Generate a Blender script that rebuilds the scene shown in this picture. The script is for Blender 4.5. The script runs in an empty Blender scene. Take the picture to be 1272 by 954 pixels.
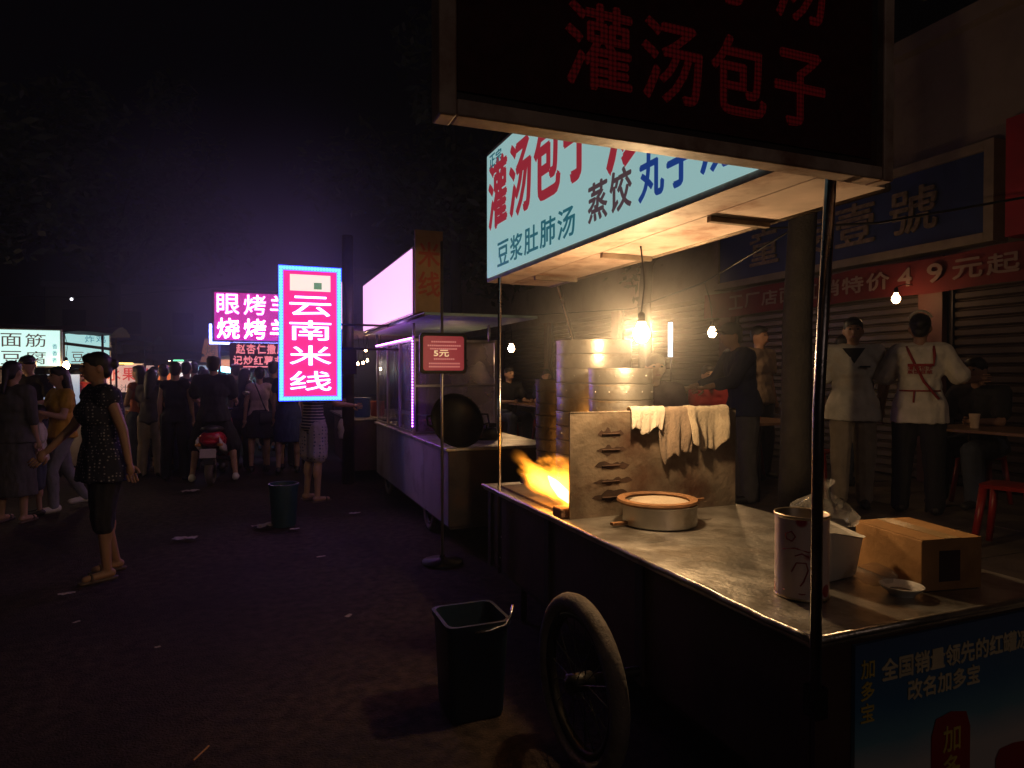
import bpy, math, random
from mathutils import Vector, Matrix, noise as mnoise
R = math.radians
PI = math.pi
rnd = random.Random(7)
S = bpy.context.scene
COL = S.collection

# ------------------------------------------------------------------ camera, sky, sun, exposure
YAW = 21.7
cam_d = bpy.data.cameras.new('camera')
cam_d.sensor_width = 36.0
cam_d.lens = 23.2
cam_d.clip_start = 0.05
cam_d.clip_end = 400
cam = bpy.data.objects.new('camera', cam_d)
COL.objects.link(cam)
cam.location = (0, 0, 1.5)
cam.rotation_euler = (R(90 - 0.84), 0, R(-YAW))
S.camera = cam

W = bpy.data.worlds.new('World')
S.world = W
W.use_nodes = True
nt = W.node_tree
bg = nt.nodes['Background']
sky = nt.nodes.new('ShaderNodeTexSky')
sky.sky_type = 'NISHITA'
sky.sun_disc = False
sky.sun_elevation = R(-6.0)
sky.sun_rotation = R(188)
nt.links.new(sky.outputs[0], bg.inputs[0])
bg.inputs[1].default_value = 0.05
fill_d = bpy.data.lights.new('fill_sun', 'SUN')  # weak warm fill, added in place of light from stalls behind the camera
fill_d.energy = 0.06
fill_d.angle = R(14)
fill_d.color = (1.0, 0.72, 0.58)
fill_lamp = bpy.data.objects.new('fill_sun', fill_d)
fill_lamp.rotation_euler = (R(66), 0, R(-8))
COL.objects.link(fill_lamp)
S.view_settings.view_transform = 'Standard'
S.view_settings.look = 'None'
S.view_settings.exposure = 0.0
S.view_settings.gamma = 1.0
S.view_settings.use_curve_mapping = False
S.cycles.use_denoising = True
S.cycles.max_bounces = 5
S.cycles.diffuse_bounces = 2
S.cycles.glossy_bounces = 3
S.cycles.transmission_bounces = 5
S.cycles.transparent_max_bounces = 10
S.cycles.volume_bounces = 0
S.cycles.volume_step_rate = 1.0
S.cycles.sample_clamp_indirect = 3.0
S.cycles.caustics_reflective = False
S.cycles.caustics_refractive = False

# ------------------------------------------------------------------ materials
MATS = {}
def mat(name, col, rough=0.6, metal=0.0, var=0.15, scale=8.0, bump=0.0, stain=None, stain_amt=0.5, stain_scale=3.0,
        trans=0.0, alpha=1.0, spec=0.5, sheen=0.0):
    """principled material: mottled colour, optional stain layer with a shape of its own, fine relief"""
    if name in MATS: return MATS[name]
    m = bpy.data.materials.new(name); m.use_nodes = True
    n = m.node_tree; b = n.nodes['Principled BSDF']; L = n.links.new
    tc = n.nodes.new('ShaderNodeTexCoord')
    nz = n.nodes.new('ShaderNodeTexNoise'); nz.inputs['Scale'].default_value = scale; nz.inputs['Detail'].default_value = 5
    L(tc.outputs['Object'], nz.inputs['Vector'])
    rp = n.nodes.new('ShaderNodeValToRGB')
    rp.color_ramp.elements[0].position = 0.3; rp.color_ramp.elements[1].position = 0.7
    lo = [c * (1 - var) for c in col]; hi = [min(1, c * (1 + var)) for c in col]
    rp.color_ramp.elements[0].color = (*lo, 1); rp.color_ramp.elements[1].color = (*hi, 1)
    L(nz.outputs['Fac'], rp.inputs['Fac'])
    out = rp.outputs['Color']
    if stain:
        nz2 = n.nodes.new('ShaderNodeTexNoise'); nz2.inputs['Scale'].default_value = stain_scale; nz2.inputs['Detail'].default_value = 8
        nz2.inputs['Roughness'].default_value = 0.65
        L(tc.outputs['Object'], nz2.inputs['Vector'])
        r2 = n.nodes.new('ShaderNodeValToRGB'); r2.color_ramp.elements[0].position = 0.62 - 0.25 * stain_amt; r2.color_ramp.elements[1].position = 0.72
        L(nz2.outputs['Fac'], r2.inputs['Fac'])
        mx = n.nodes.new('ShaderNodeMix'); mx.data_type = 'RGBA'
        L(r2.outputs['Color'], mx.inputs['Factor']); L(out, mx.inputs['A']); mx.inputs['B'].default_value = (*stain, 1)
        out = mx.outputs['Result']
    L(out, b.inputs['Base Color'])
    b.inputs['Roughness'].default_value = rough
    if metal > 0.3 or rough < 0.45:
        mr = n.nodes.new('ShaderNodeMapRange'); mr.inputs['To Min'].default_value = max(0.03, rough - 0.12); mr.inputs['To Max'].default_value = min(1, rough + 0.16)
        L(nz.outputs['Fac'], mr.inputs['Value']); L(mr.outputs['Result'], b.inputs['Roughness'])
    b.inputs['Metallic'].default_value = metal
    b.inputs['Specular IOR Level'].default_value = spec
    if sheen: b.inputs['Sheen Weight'].default_value = sheen
    if trans:
        b.inputs['Transmission Weight'].default_value = trans
    if alpha < 1: b.inputs['Alpha'].default_value = alpha
    if bump:
        bp = n.nodes.new('ShaderNodeBump'); bp.inputs['Strength'].default_value = bump; bp.inputs['Distance'].default_value = 0.01
        nz3 = n.nodes.new('ShaderNodeTexNoise'); nz3.inputs['Scale'].default_value = scale * 6; nz3.inputs['Detail'].default_value = 6
        L(tc.outputs['Object'], nz3.inputs['Vector']); L(nz3.outputs['Fac'], bp.inputs['Height']); L(bp.outputs['Normal'], b.inputs['Normal'])
    MATS[name] = m
    return m

def emit(name, col, st, base=None):
    """a thing that gives off light: lamp glass, neon tube, backlit sheet, or a surface given a glow"""
    if name in MATS: return MATS[name]
    m = bpy.data.materials.new(name); m.use_nodes = True
    b = m.node_tree.nodes['Principled BSDF']
    b.inputs['Base Color'].default_value = (*(base or [c * 0.5 for c in col]), 1)
    b.inputs['Emission Color'].default_value = (*col, 1)
    b.inputs['Emission Strength'].default_value = st
    b.inputs['Roughness'].default_value = 0.4
    MATS[name] = m
    return m

def pane(name, col, opacity, rough=0.25):
    """clear or grimy sheet: part see-through, part dusty gloss"""
    if name in MATS: return MATS[name]
    m = bpy.data.materials.new(name); m.use_nodes = True
    n = m.node_tree; L = n.links.new; b = n.nodes['Principled BSDF']
    b.inputs['Base Color'].default_value = (*col, 1); b.inputs['Roughness'].default_value = rough
    tr = n.nodes.new('ShaderNodeBsdfTransparent'); mx = n.nodes.new('ShaderNodeMixShader')
    nz = n.nodes.new('ShaderNodeTexNoise'); nz.inputs['Scale'].default_value = 4; nz.inputs['Detail'].default_value = 6
    tc = n.nodes.new('ShaderNodeTexCoord'); L(tc.outputs['Object'], nz.inputs['Vector'])
    mr = n.nodes.new('ShaderNodeMapRange'); mr.inputs['From Min'].default_value = 0.3; mr.inputs['From Max'].default_value = 0.7
    mr.inputs['To Min'].default_value = max(0, opacity - 0.2); mr.inputs['To Max'].default_value = min(1, opacity + 0.2)
    L(nz.outputs['Fac'], mr.inputs['Value']); L(mr.outputs['Result'], mx.inputs['Fac'])
    L(tr.outputs[0], mx.inputs[1]); L(b.outputs[0], mx.inputs[2])
    L(mx.outputs[0], n.nodes['Material Output'].inputs['Surface'])
    MATS[name] = m
    return m

def led_matrix(name, col, st, pitch):
    """lettering made of tiny red diodes: a grid of dots on dark"""
    m = bpy.data.materials.new(name); m.use_nodes = True
    n = m.node_tree; L = n.links.new; b = n.nodes['Principled BSDF']
    b.inputs['Base Color'].default_value = (0.12, 0.008, 0.01, 1)
    tc = n.nodes.new('ShaderNodeTexCoord'); vo = n.nodes.new('ShaderNodeTexVoronoi')
    vo.inputs['Scale'].default_value = 1 / pitch; vo.inputs['Randomness'].default_value = 0.0
    L(tc.outputs['Object'], vo.inputs['Vector'])
    rp = n.nodes.new('ShaderNodeValToRGB'); rp.color_ramp.elements[0].color = (1, 1, 1, 1); rp.color_ramp.elements[0].position = 0.35
    rp.color_ramp.elements[1].color = (0.18, 0.18, 0.18, 1); rp.color_ramp.elements[1].position = 0.55
    L(vo.outputs['Distance'], rp.inputs['Fac'])
    mu = n.nodes.new('ShaderNodeMath'); mu.operation = 'MULTIPLY'; mu.inputs[1].default_value = st
    L(rp.outputs['Color'], mu.inputs[0]); L(mu.outputs[0], b.inputs['Emission Strength'])
    b.inputs['Emission Color'].default_value = (*col, 1)
    MATS[name] = m
    return m

# ------------------------------------------------------------------ mesh helpers
MW = {}      # world matrix of each parent
class MB:
    def __init__(s): s.v = []; s.f = []
    def add(s, vs, fs):
        o = len(s.v); s.v += [Vector(q) for q in vs]; s.f += [tuple(i + o for i in f) for f in fs]; return s
    def box(s, c, d, rz=0.0, rx=0.0, ry=0.0):
        M = Matrix.Translation(c) @ Matrix.Rotation(rz, 4, 'Z') @ Matrix.Rotation(rx, 4, 'X') @ Matrix.Rotation(ry, 4, 'Y')
        x, y, z = d[0] / 2, d[1] / 2, d[2] / 2
        vs = [M @ Vector(q) for q in ((-x, -y, -z), (x, -y, -z), (x, y, -z), (-x, y, -z), (-x, -y, z), (x, -y, z), (x, y, z), (-x, y, z))]
        return s.add(vs, [(0, 3, 2, 1), (4, 5, 6, 7), (0, 1, 5, 4), (1, 2, 6, 5), (2, 3, 7, 6), (3, 0, 4, 7)])
    def b2(s, x0, x1, y0, y1, z0, z1): return s.box(((x0 + x1) / 2, (y0 + y1) / 2, (z0 + z1) / 2), (x1 - x0, y1 - y0, z1 - z0))
    def rings(s, rings, cap=True, closed=True):
        n = len(rings[0]); vs = [p for r in rings for p in r]; fs = []
        for k in range(len(rings) - 1):
            for i in range(n if closed else n - 1):
                j = (i + 1) % n; fs.append((k * n + i, k * n + j, (k + 1) * n + j, (k + 1) * n + i))
        if cap: fs.append(tuple(range(n - 1, -1, -1))); fs.append(tuple((len(rings) - 1) * n + i for i in range(n)))
        return s.add(vs, fs)
    def tube(s, pts, r, n=8, cap=True):
        pts = [Vector(p) for p in pts]; rs = r if isinstance(r, (list, tuple)) else [r] * len(pts); out = []; u = None
        for i, p in enumerate(pts):
            t = (pts[min(i + 1, len(pts) - 1)] - pts[max(i - 1, 0)]).normalized()
            if u is None: u = t.cross(Vector((0, 0, 1)) if abs(t.z) < 0.9 else Vector((1, 0, 0))).normalized()
            u = (u - t * u.dot(t)).normalized(); w = t.cross(u)
            out.append([p + (u * math.cos(2 * PI * k / n) + w * math.sin(2 * PI * k / n)) * rs[i] for k in range(n)])
        return s.rings(out, cap)
    def lathe(s, prof, c=(0, 0, 0), n=24, M=None, cap=False):
        c = Vector(c); rg = []
        for r, z in prof:
            rg.append([(M @ Vector((r * math.cos(2 * PI * k / n), r * math.sin(2 * PI * k / n), z)) if M else Vector((r * math.cos(2 * PI * k / n), r * math.sin(2 * PI * k / n), z))) + c for k in range(n)])
        return s.rings(rg, cap)
    def ell(s, c, r, n=14, m=8, M=None):
        prof = [(max(1e-4, math.sin(PI * i / m)), -math.cos(PI * i / m)) for i in range(m + 1)]
        T = Matrix.Diagonal((*r, 1)) if not hasattr(r, 'to_4x4') else r
        if M: T = M @ T
        return s.lathe(prof, c, n, T, True)
    def cap(s, p0, p1, r0, r1, n=10):
        p0 = Vector(p0); p1 = Vector(p1); t = (p1 - p0)
        t = t.normalized() if t.length > 1e-6 else Vector((0, 0, 1)); pts = []; rs = []
        for a in (0.12, 0.5, 0.85): pts.append(p0 - t * r0 * math.cos(a * PI / 2)); rs.append(r0 * math.sin(a * PI / 2))
        pts.append(p0); rs.append(r0); pts.append(p1); rs.append(r1)
        for a in (0.85, 0.5, 0.12): pts.append(p1 + t * r1 * math.cos(a * PI / 2)); rs.append(r1 * math.sin(a * PI / 2))
        return s.tube(pts, rs, n)
    def quadsheet(s, grid):
        h = len(grid); w = len(grid[0])
        return s.add([p for r in grid for p in r], [(i * w + j, i * w + j + 1, (i + 1) * w + j + 1, (i + 1) * w + j) for i in range(h - 1) for j in range(w - 1)])
    def build(s, name, m, parent=None, smooth=False, local=False, bevel=0.0):
        me = bpy.data.meshes.new(name)
        M = MW.get(parent)
        vs = s.v
        if M is not None and not local:
            Mi = M.inverted(); vs = [Mi @ v for v in vs]
        loc = None
        if parent is None and not local:
            lo = Vector((min(v.x for v in vs), min(v.y for v in vs), min(v.z for v in vs))); hi = Vector((max(v.x for v in vs), max(v.y for v in vs), max(v.z for v in vs)))
            loc = Vector(((lo.x + hi.x) / 2, (lo.y + hi.y) / 2, lo.z)); vs = [v - loc for v in vs]
        me.from_pydata([tuple(v) for v in vs], [], s.f); me.update()
        if smooth: me.polygons.foreach_set('use_smooth', [True] * len(me.polygons))
        me.materials.append(m)
        o = bpy.data.objects.new(name, me); COL.objects.link(o)
        if loc is not None: o.location = loc; MW[o] = Matrix.Translation(loc)
        if parent: o.parent = parent; MW[o] = M.copy() if M else Matrix()
        if smooth == 'auto':
            md = o.modifiers.new('split', 'EDGE_SPLIT'); md.split_angle = R(38)
        if bevel:
            md = o.modifiers.new('bevel', 'BEVEL'); md.width = bevel; md.segments = 2; md.limit_method = 'ANGLE'
        return o

def rr_ring(cx, cy, z, hx, hy, rad, nseg=5):
    out = []
    for qx, qy, a0 in ((1, 1, 0), (-1, 1, 90), (-1, -1, 180), (1, -1, 270)):
        for i in range(nseg): a = R(a0 + 90 * i / (nseg - 1)); out.append(Vector((cx + qx * (hx - rad) + rad * math.cos(a), cy + qy * (hy - rad) + rad * math.sin(a), z)))
    return out

def thing(name, label, cat, loc=(0, 0, 0), rz=0, group=None):
    o = bpy.data.objects.new(name, None); o.empty_display_size = 0.1; COL.objects.link(o)
    o.location = loc; o.rotation_euler = (0, 0, rz)
    MW[o] = Matrix.Translation(loc) @ Matrix.Rotation(rz, 4, 'Z')
    return tag(o, label, cat, group)
def tag(o, label, cat, group=None):
    o['label'] = label; o['category'] = cat
    if group: o['group'] = group
    return o
def struct(o, kind='structure'): o['kind'] = kind; return o
def dup(root, loc, rz=None, label=None, scale=None):
    c = root.copy(); COL.objects.link(c); c.location = loc
    if rz is not None: c.rotation_euler = (0, 0, rz)
    if scale: c.scale = (scale,) * 3
    if label: c['label'] = label
    for ch in list(root.children):
        d = ch.copy(); COL.objects.link(d); d.parent = c
        for g in list(ch.children):
            e = g.copy(); COL.objects.link(e); e.parent = d
    return c

# lettering: glyph outlines fitted to a box, standing on a plane given by centre, right and up
TEXTS = []
def text(name, s, c, right, up, w, h, m, parent, depth=0.004, bold=0.012):
    cu = bpy.data.curves.new(name, 'FONT'); cu.body = s; cu.align_x = 'CENTER'; cu.align_y = 'CENTER'
    cu.resolution_u = 3
    o = bpy.data.objects.new(name, cu); COL.objects.link(o)
    TEXTS.append((o, Vector(c), Vector(right).normalized(), Vector(up).normalized(), w, h, m, parent, depth, bold * h * 1.4))
def row(s, c, right, up, w, h, m, parent, depth=0.004, bold=0.012, name='character', fill=0.86):
    """one object per character, evenly spread over the width"""
    n = len(s); right = Vector(right).normalized(); c = Vector(c)
    for i, ch in enumerate(s):
        if ch == ' ': continue
        text(name, ch, c + right * (((i + 0.5) / n - 0.5) * w), right, up, w / n * fill * (0.55 if ch.isdigit() else 1), h, m, parent, depth, bold)
REM = []     # bodies and clothes: (object, finger geometry)

XR, YU, ZU = Vector((1, 0, 0)), Vector((0, 1, 0)), Vector((0, 0, 1))
STREET = Vector((0, -1, 0))   # reading direction on faces turned to the street

# ------------------------------------------------------------------ shared materials
steel = mat('worn_stainless', (0.64, 0.61, 0.56), 0.33, 0.86, 0.24, 7, 0.35, (0.24, 0.19, 0.14), 0.62, 4.5)
steam_steel = mat('steamer_aluminium', (0.66, 0.64, 0.60), 0.36, 0.9, 0.15, 9, 0.15, (0.34, 0.28, 0.2), 0.3, 4)
shaded_steel = mat('shaded_aluminium', (0.12, 0.11, 0.11), 0.45, 0.7, 0.3, 9, 0.2)  # darker copy of the steamer metal, slim stack's shade put into its colour
rust = mat('rusty_sheet', (0.235, 0.185, 0.135), 0.6, 0.3, 0.4, 6, 0.5, (0.085, 0.028, 0.013), 0.72, 3.6)
dark_metal = mat('dark_painted_metal', (0.05, 0.04, 0.042), 0.5, 0.4, 0.3, 6, 0.2, (0.10, 0.05, 0.03), 0.4, 3)
black_metal = mat('black_iron', (0.02, 0.019, 0.018), 0.45, 0.5, 0.3, 9, 0.2)
chrome = mat('chromed_tube', (0.6, 0.58, 0.58), 0.22, 1.0, 0.15, 12, 0.1, (0.25, 0.15, 0.1), 0.3, 9)
cream = mat('cream_enamel', (0.55, 0.42, 0.35), 0.5, 0, 0.2, 6, 0.2, (0.22, 0.09, 0.05), 0.55, 5)
rubber = mat('grey_rubber', (0.17, 0.145, 0.125), 0.9, 0, 0.35, 14, 0.6, (0.06, 0.05, 0.04), 0.5, 7)
wood = mat('old_wood', (0.32, 0.16, 0.07), 0.7, 0, 0.3, 10, 0.3, (0.1, 0.045, 0.02), 0.5, 5)
asphalt = mat('asphalt', (0.033, 0.0215, 0.018), 0.85, 0, 0.6, 16, 1.0, (0.011, 0.0075, 0.008), 0.7, 0.55, spec=0.18)
paving = mat('grimy_paving', (0.11, 0.085, 0.07), 0.7, 0, 0.3, 3, 0.5, (0.05, 0.04, 0.035), 0.6, 1)
tin = mat('tin_inside', (0.6, 0.5, 0.38), 0.35, 0.9)
white_pl = mat('white_plastic', (0.7, 0.68, 0.64), 0.45, 0, 0.06, 5, 0, (0.4, 0.33, 0.26), 0.25, 5)
blue_pl = mat('blue_plastic', (0.006, 0.016, 0.035), 0.45, 0, 0.25, 6, 0.1)
red_pl = mat('red_plastic', (0.24, 0.012, 0.01), 0.35, 0, 0.15, 6)
card = mat('cardboard', (0.42, 0.22, 0.08), 0.8, 0, 0.15, 7, 0.2, (0.25, 0.12, 0.05), 0.35, 3)
porcelain = mat('porcelain', (0.75, 0.73, 0.7), 0.15, 0, 0.05)
glassm = pane('grimy_sheet', (0.34, 0.29, 0.24), 0.5)
clear = pane('clear_film', (0.75, 0.72, 0.68), 0.22, 0.15)
bulb_w = emit('bulb_glow', (1.0, 0.64, 0.31), 760.0)
bulb_s = emit('bulb_small_glow', (1.0, 0.60, 0.28), 95.0)
bulb_d = emit('bulb_dim_glow', (1.0, 0.58, 0.26), 30.0)

def bulb(label, p, m=bulb_s, r=0.035, top=None, group=None):
    """bare lamp: glass, screw cap and the cord it hangs on"""
    t = thing('light_bulb', label, 'light bulb', p, 0, group)
    x, y, z = p
    MB().lathe([(0.001, -r * 1.1), (r * 0.6, -r * 0.95), (r, -r * 0.2), (r * 0.95, r * 0.35), (r * 0.5, r * 1.1), (r * 0.42, r * 1.5)], p, 14).build('glass', m, t, True)
    MB().lathe([(r * 0.45, r * 1.45), (r * 0.5, r * 1.6), (r * 0.5, r * 2.5), (r * 0.2, r * 2.8), (0.001, r * 2.9)], p, 12).build('cap', black_metal, t, True)
    if top:
        q = Vector(top); a = Vector((x, y, z + r * 2.8)); mid = (a + q) / 2 + Vector((0.02, 0.01, 0.03))
        MB().tube([a, a.lerp(mid, 0.6) + Vector((0.008, 0, 0.01)), mid, q], 0.004, 6).build('cord', black_metal, t, True)
    return t

# ================================================================== THE SETTING
g = MB(); nx, ny = 40, 34
x0, x1, y0, y1 = -50, 58, -8, 66
grid = []
for j in range(ny + 1):
    grid.append([])
    for i in range(nx + 1):
        u = i / nx; v = j / ny
        x = x0 + (x1 - x0) * u; y = y0 + (y1 - y0) * v
        grid[-1].append((x, y, 0.012 * mnoise.noise((x * 0.6, y * 0.6, 0)) - 0.006))
g.quadsheet(grid); struct(g.build('road', asphalt, smooth=True))
terrace = struct(MB().b2(3.3, 7.2, -3, 40, -0.05, 0.285).build('pavement', paving))
k = 0
for i in range(5):                                     # paving slabs where they can be seen over the counter
    for j in range(9):
        MB().b2(3.62 + i * 0.62, 4.23 + i * 0.62, 1.0 + j * 0.62, 1.61 + j * 0.62, 0.285, 0.297 + 0.004 * rnd.random()).build('slab', paving, terrace)
for j in range(14):
    MB().b2(3.28, 3.6, -2 + j * 1.01, -1.015 + j * 1.01, 0.0, 0.302 + 0.005 * rnd.random()).build('kerb_stone', mat('kerb', (0.2, 0.17, 0.15), 0.8, 0, 0.2, 5, 0.3), terrace, bevel=0.012)

# ------------------------------------------------------------------ the row of shops behind the terrace
wall_m = mat('dirty_render', (0.24, 0.19, 0.15), 0.85, 0, 0.2, 2, 0.4, (0.13, 0.09, 0.07), 0.5, 1)
shop = thing('shop_building', 'long dim shop building with roller shutters behind the raised pavement', 'building', (7.4, 12, 0))
MB().b2(7.2, 7.6, -3, 40, 0, 5.2).build('wall', wall_m, shop)
MB().b2(7.05, 7.75, -3.1, 40.1, 5.2, 5.38).build('parapet', wall_m, shop)
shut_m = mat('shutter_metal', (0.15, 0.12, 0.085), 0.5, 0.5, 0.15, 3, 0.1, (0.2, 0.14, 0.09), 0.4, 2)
pill_m = mat('pillar_tile', (0.15, 0.06, 0.04), 0.6, 0, 0.25, 3, 0.3)
bays = [(-1.6, 1.5), (1.9, 4.9), (5.3, 8.3), (8.7, 11.7), (12.1, 15.1), (15.5, 18.5), (18.9, 22)]
for a, b in bays:
    sh = MB(); z = 0.3
    prof = []
    while z < 2.75:
        prof += [(7.16, z), (7.125, z + 0.02), (7.125, z + 0.075), (7.16, z + 0.095)]; z += 0.1
    sh.add([(x, y, zz) for x, zz in prof for y in (a, b)], [(2 * i, 2 * i + 1, 2 * i + 3, 2 * i + 2) for i in range(len(prof) - 1)])
    s_o = sh.build('roller_shutter', shut_m if a > 4.95 else mat('shaded_shutter', (0.05, 0.033, 0.025), 0.6, 0.3, 0.25, 3, 0.1), shop)  # near bays get a darker shutter colour, with the shade put into it
    MB().b2(7.1, 7.19, a - 0.06, a, 0.3, 2.8).build('guide_rail', dark_metal, s_o); MB().b2(7.1, 7.19, b, b + 0.06, 0.3, 2.8).build('guide_rail', dark_metal, s_o)
    MB().b2(7.02, 7.2, a - 0.34, a - 0.062, 0.29, 2.8).build('pillar', pill_m, shop)
# blue shop board with aged gilt lettering
navy = mat('navy_board', (0.012, 0.03, 0.11), 0.5, 0, 0.2, 3)
gilt = mat('tarnished_gilt', (0.24, 0.18, 0.10), 0.45, 0.4, 0.45, 16)
sg = thing('shop_signboard', 'dark blue shop board with tarnished characters in a pale wooden frame above shutters', 'sign', (7.05, 6.4, 2.95))
MB().b2(7.0, 7.19, 4.5, 8.6, 2.95, 3.78).build('board', navy, sg)
fr = mat('pale_frame', (0.22, 0.17, 0.12), 0.6, 0, 0.2, 5)
MB().b2(6.96, 7.19, 4.40, 4.497, 2.85, 3.88).build('frame', fr, sg)
MB().b2(6.96, 7.19, 8.603, 8.70, 2.85, 3.88).build('frame', fr, sg)
MB().b2(6.96, 7.19, 4.5, 8.6, 3.783, 3.88).build('frame', fr, sg)
MB().b2(6.96, 7.19, 4.5, 8.6, 2.85, 2.947).build('frame', fr, sg)
row('童裝壹號', (6.985, 6.45, 3.36), STREET, ZU, 3.1, 0.5, gilt, sg, 0.02, 0.01, fill=0.72)
rb = thing('price_banner', 'long red cloth banner with pale price lettering hung below the blue board', 'banner', (7.08, 6.4, 2.42))
bn = []
for j in range(3):
    bn.append([(6.94 + 0.015 * math.sin(i * 0.9 + j), 3.9 + 5.0 * i / 40, 2.4 + 0.19 * j + 0.012 * math.sin(i * 0.5)) for i in range(41)])
MB().quadsheet(bn).build('cloth', mat('red_cloth', (0.15, 0.012, 0.012), 0.8, 0, 0.2, 4), rb, True)
row('工厂店面直销特价49元起', (6.915, 6.2, 2.6), STREET, ZU, 4.2, 0.2, mat('faded_white', (0.26, 0.17, 0.14), 0.8), rb, 0.003, 0.02)
rs = thing('red_shop_sign', 'red shop sign with one large pale character beside the blue board', 'sign', (7.0, 3.3, 2.75))
MB().b2(6.9, 7.19, 2.1, 4.25, 2.85, 4.0).build('board', mat('red_board', (0.33, 0.015, 0.02), 0.5, 0, 0.2, 3), rs)
row('宝贝', (6.885, 3.25, 3.45), STREET, ZU, 1.75, 0.7, mat('pale_letter', (0.6, 0.42, 0.36), 0.6), rs, 0.02, 0.01, fill=0.8)
MB().tube([(7.0, 3.0, 3.15), (5.6, 4.6, 2.95), (4.6, 6.2, 3.1)], 0.012, 6).build('overhead_cable', black_metal)
tag(bpy.data.objects['overhead_cable'], 'black cable slung across the blue shop board', 'cable')

# ------------------------------------------------------------------ far buildings closing the street
bld = mat('night_concrete', (0.10, 0.095, 0.10), 0.85, 0, 0.2, 0.5)
winm = mat('dark_window', (0.02, 0.022, 0.03), 0.2)
def building(label, x0, x1, y0, y1, h, wins):
    t = thing('far_building', label, 'building', ((x0 + x1) / 2, (y0 + y1) / 2, 0), 0, 'dark buildings at the end of the street')
    MB().b2(x0, x1, y0, y1, 0, h).build('wall', bld, t)
    MB().b2(x0 - 0.2, x1 + 0.2, y0 - 0.2, y1 + 0.2, h, h + 0.4).build('roof', bld, t)
    for i in range(wins):
        for j in range(int(h // 3.2)):
            cx = x0 + (i + 0.5) * (x1 - x0) / wins
            w_ = MB().b2(cx - 0.7, cx + 0.7, y0 - 0.03, y0 + 0.02, 1.2 + j * 3.2, 2.8 + j * 3.2).build('window', winm, t)
            MB().b2(cx - 0.78, cx + 0.78, y0 - 0.14, y0 - 0.04, 1.08 + j * 3.2, 1.18 + j * 3.2).build('sill', bld, w_)
    return t
building('dark slab building with a faint red sign on its roof', -34, -14, 48, 58, 11.0, 6)
building('dark low building straight down the market street', -13, 4, 54, 62, 7.5, 5)
building('dark building far behind the neon signs', 5, 26, 50, 60, 9.0, 6)
fs = thing('roof_sign', 'faint red lettered sign high on the dark slab building', 'sign', (-18.6, 47.6, 11.5))
MB().b2(-20.9, -17.1, 47.55, 47.65, 11.5, 12.15).build('board', dark_metal, fs)
row('大酒店宾馆', (-19, 47.53, 11.82), XR, ZU, 3.6, 0.5, emit('faint_red', (0.9, 0.3, 0.25), 0.045), fs, 0.01, 0.01)

# ------------------------------------------------------------------ trees
leafm = mat('night_leaf', (0.04, 0.055, 0.025), 0.6, 0, 0.4, 1.5)
bark = mat('bark', (0.03, 0.024, 0.02), 0.9, 0, 0.3, 9, 0.8)
def tree(label, x, y, z, h, rc, r0, nleaf, seed, lean=(0, 0), size=0.11, hcf=0.52):
    q = random.Random(seed)
    t = thing('street_tree', label, 'tree', (x, y, z), 0, None)
    tr = MB(); hc = h * hcf
    pts = [Vector((x, y, z - 0.03))]; rr = [r0 * 1.35]
    for i in range(1, 8):
        u = i / 7
        pts.append(Vector((x + lean[0] * u + q.uniform(-.03, .03), y + lean[1] * u + q.uniform(-.03, .03), z + hc * u))); rr.append(r0 * (1 - 0.35 * u))
    tr.tube(pts, rr, 10)
    tips = []
    for k in range(9):
        a = q.uniform(0, 2 * PI); st = pts[q.randint(5, 7)]; L = rc * q.uniform(0.5, 1.0)
        e = st + Vector((math.cos(a) * L, math.sin(a) * L, q.uniform(0.3, 1.0) * (h - hc) * 0.8))
        m_ = st.lerp(e, 0.5) + Vector((q.uniform(-.2, .2), q.uniform(-.2, .2), 0.15))
        tr.tube([st, m_, e], [r0 * 0.5, r0 * 0.3, r0 * 0.1], 6); tips += [m_, e, m_.lerp(e, 0.5)]
    tr.build('trunk', bark, t, True)
    cl = []
    for k in range(26):
        b = q.choice(tips); cl.append((b + Vector((q.gauss(0, .35), q.gauss(0, .35), q.gauss(0, .3))) * rc * 0.5, rc * q.uniform(0.2, 0.42)))
    vs = []; fsx = []
    for k in range(nleaf):
        c, r_ = q.choice(cl); d = Vector((q.gauss(0, 1), q.gauss(0, 1), q.gauss(0, .8))); d.normalize()
        p = c + d * r_ * q.uniform(0.35, 1.0); s_ = size * q.uniform(0.6, 1.3)
        a = Vector((q.gauss(0, 1), q.gauss(0, 1), q.gauss(0, .6))).normalized(); b = a.cross(Vector((q.gauss(0, 1), q.gauss(0, 1), q.gauss(0, 1)))).normalized()
        o = len(vs); vs += [p - a * s_, p + b * s_ * 0.38, p + a * s_, p - b * s_ * 0.38]; fsx.append((o, o + 1, o + 2, o + 3))
    cr = MB(); cr.v = vs; cr.f = fsx; cr.build('crown', leafm, t)
tree('dark tree trunk rising beside the steamed bun cart on the kerb', 3.40, 3.38, 0.28, 7.5, 2.3, 0.105, 9000, 3, (0.1, 0.1), 0.075, 0.74)
tree('leafy street tree standing above the blue shop board', 6.2, 9.5, 0.28, 8.0, 2.6, 0.14, 5000, 5)
tree('broad dark tree behind the white lit snack signs', -7.2, 17.5, 0, 9.0, 3.4, 0.2, 6000, 9, size=0.16)
tree('tall dark tree left of the barbecue neon', -3.6, 22, 0, 11.0, 3.6, 0.2, 6000, 11, size=0.18)
tree('dark tree reaching over the noodle stall', 4.4, 14.5, 0.28, 9.5, 3.0, 0.16, 6000, 14, size=0.15)

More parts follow.
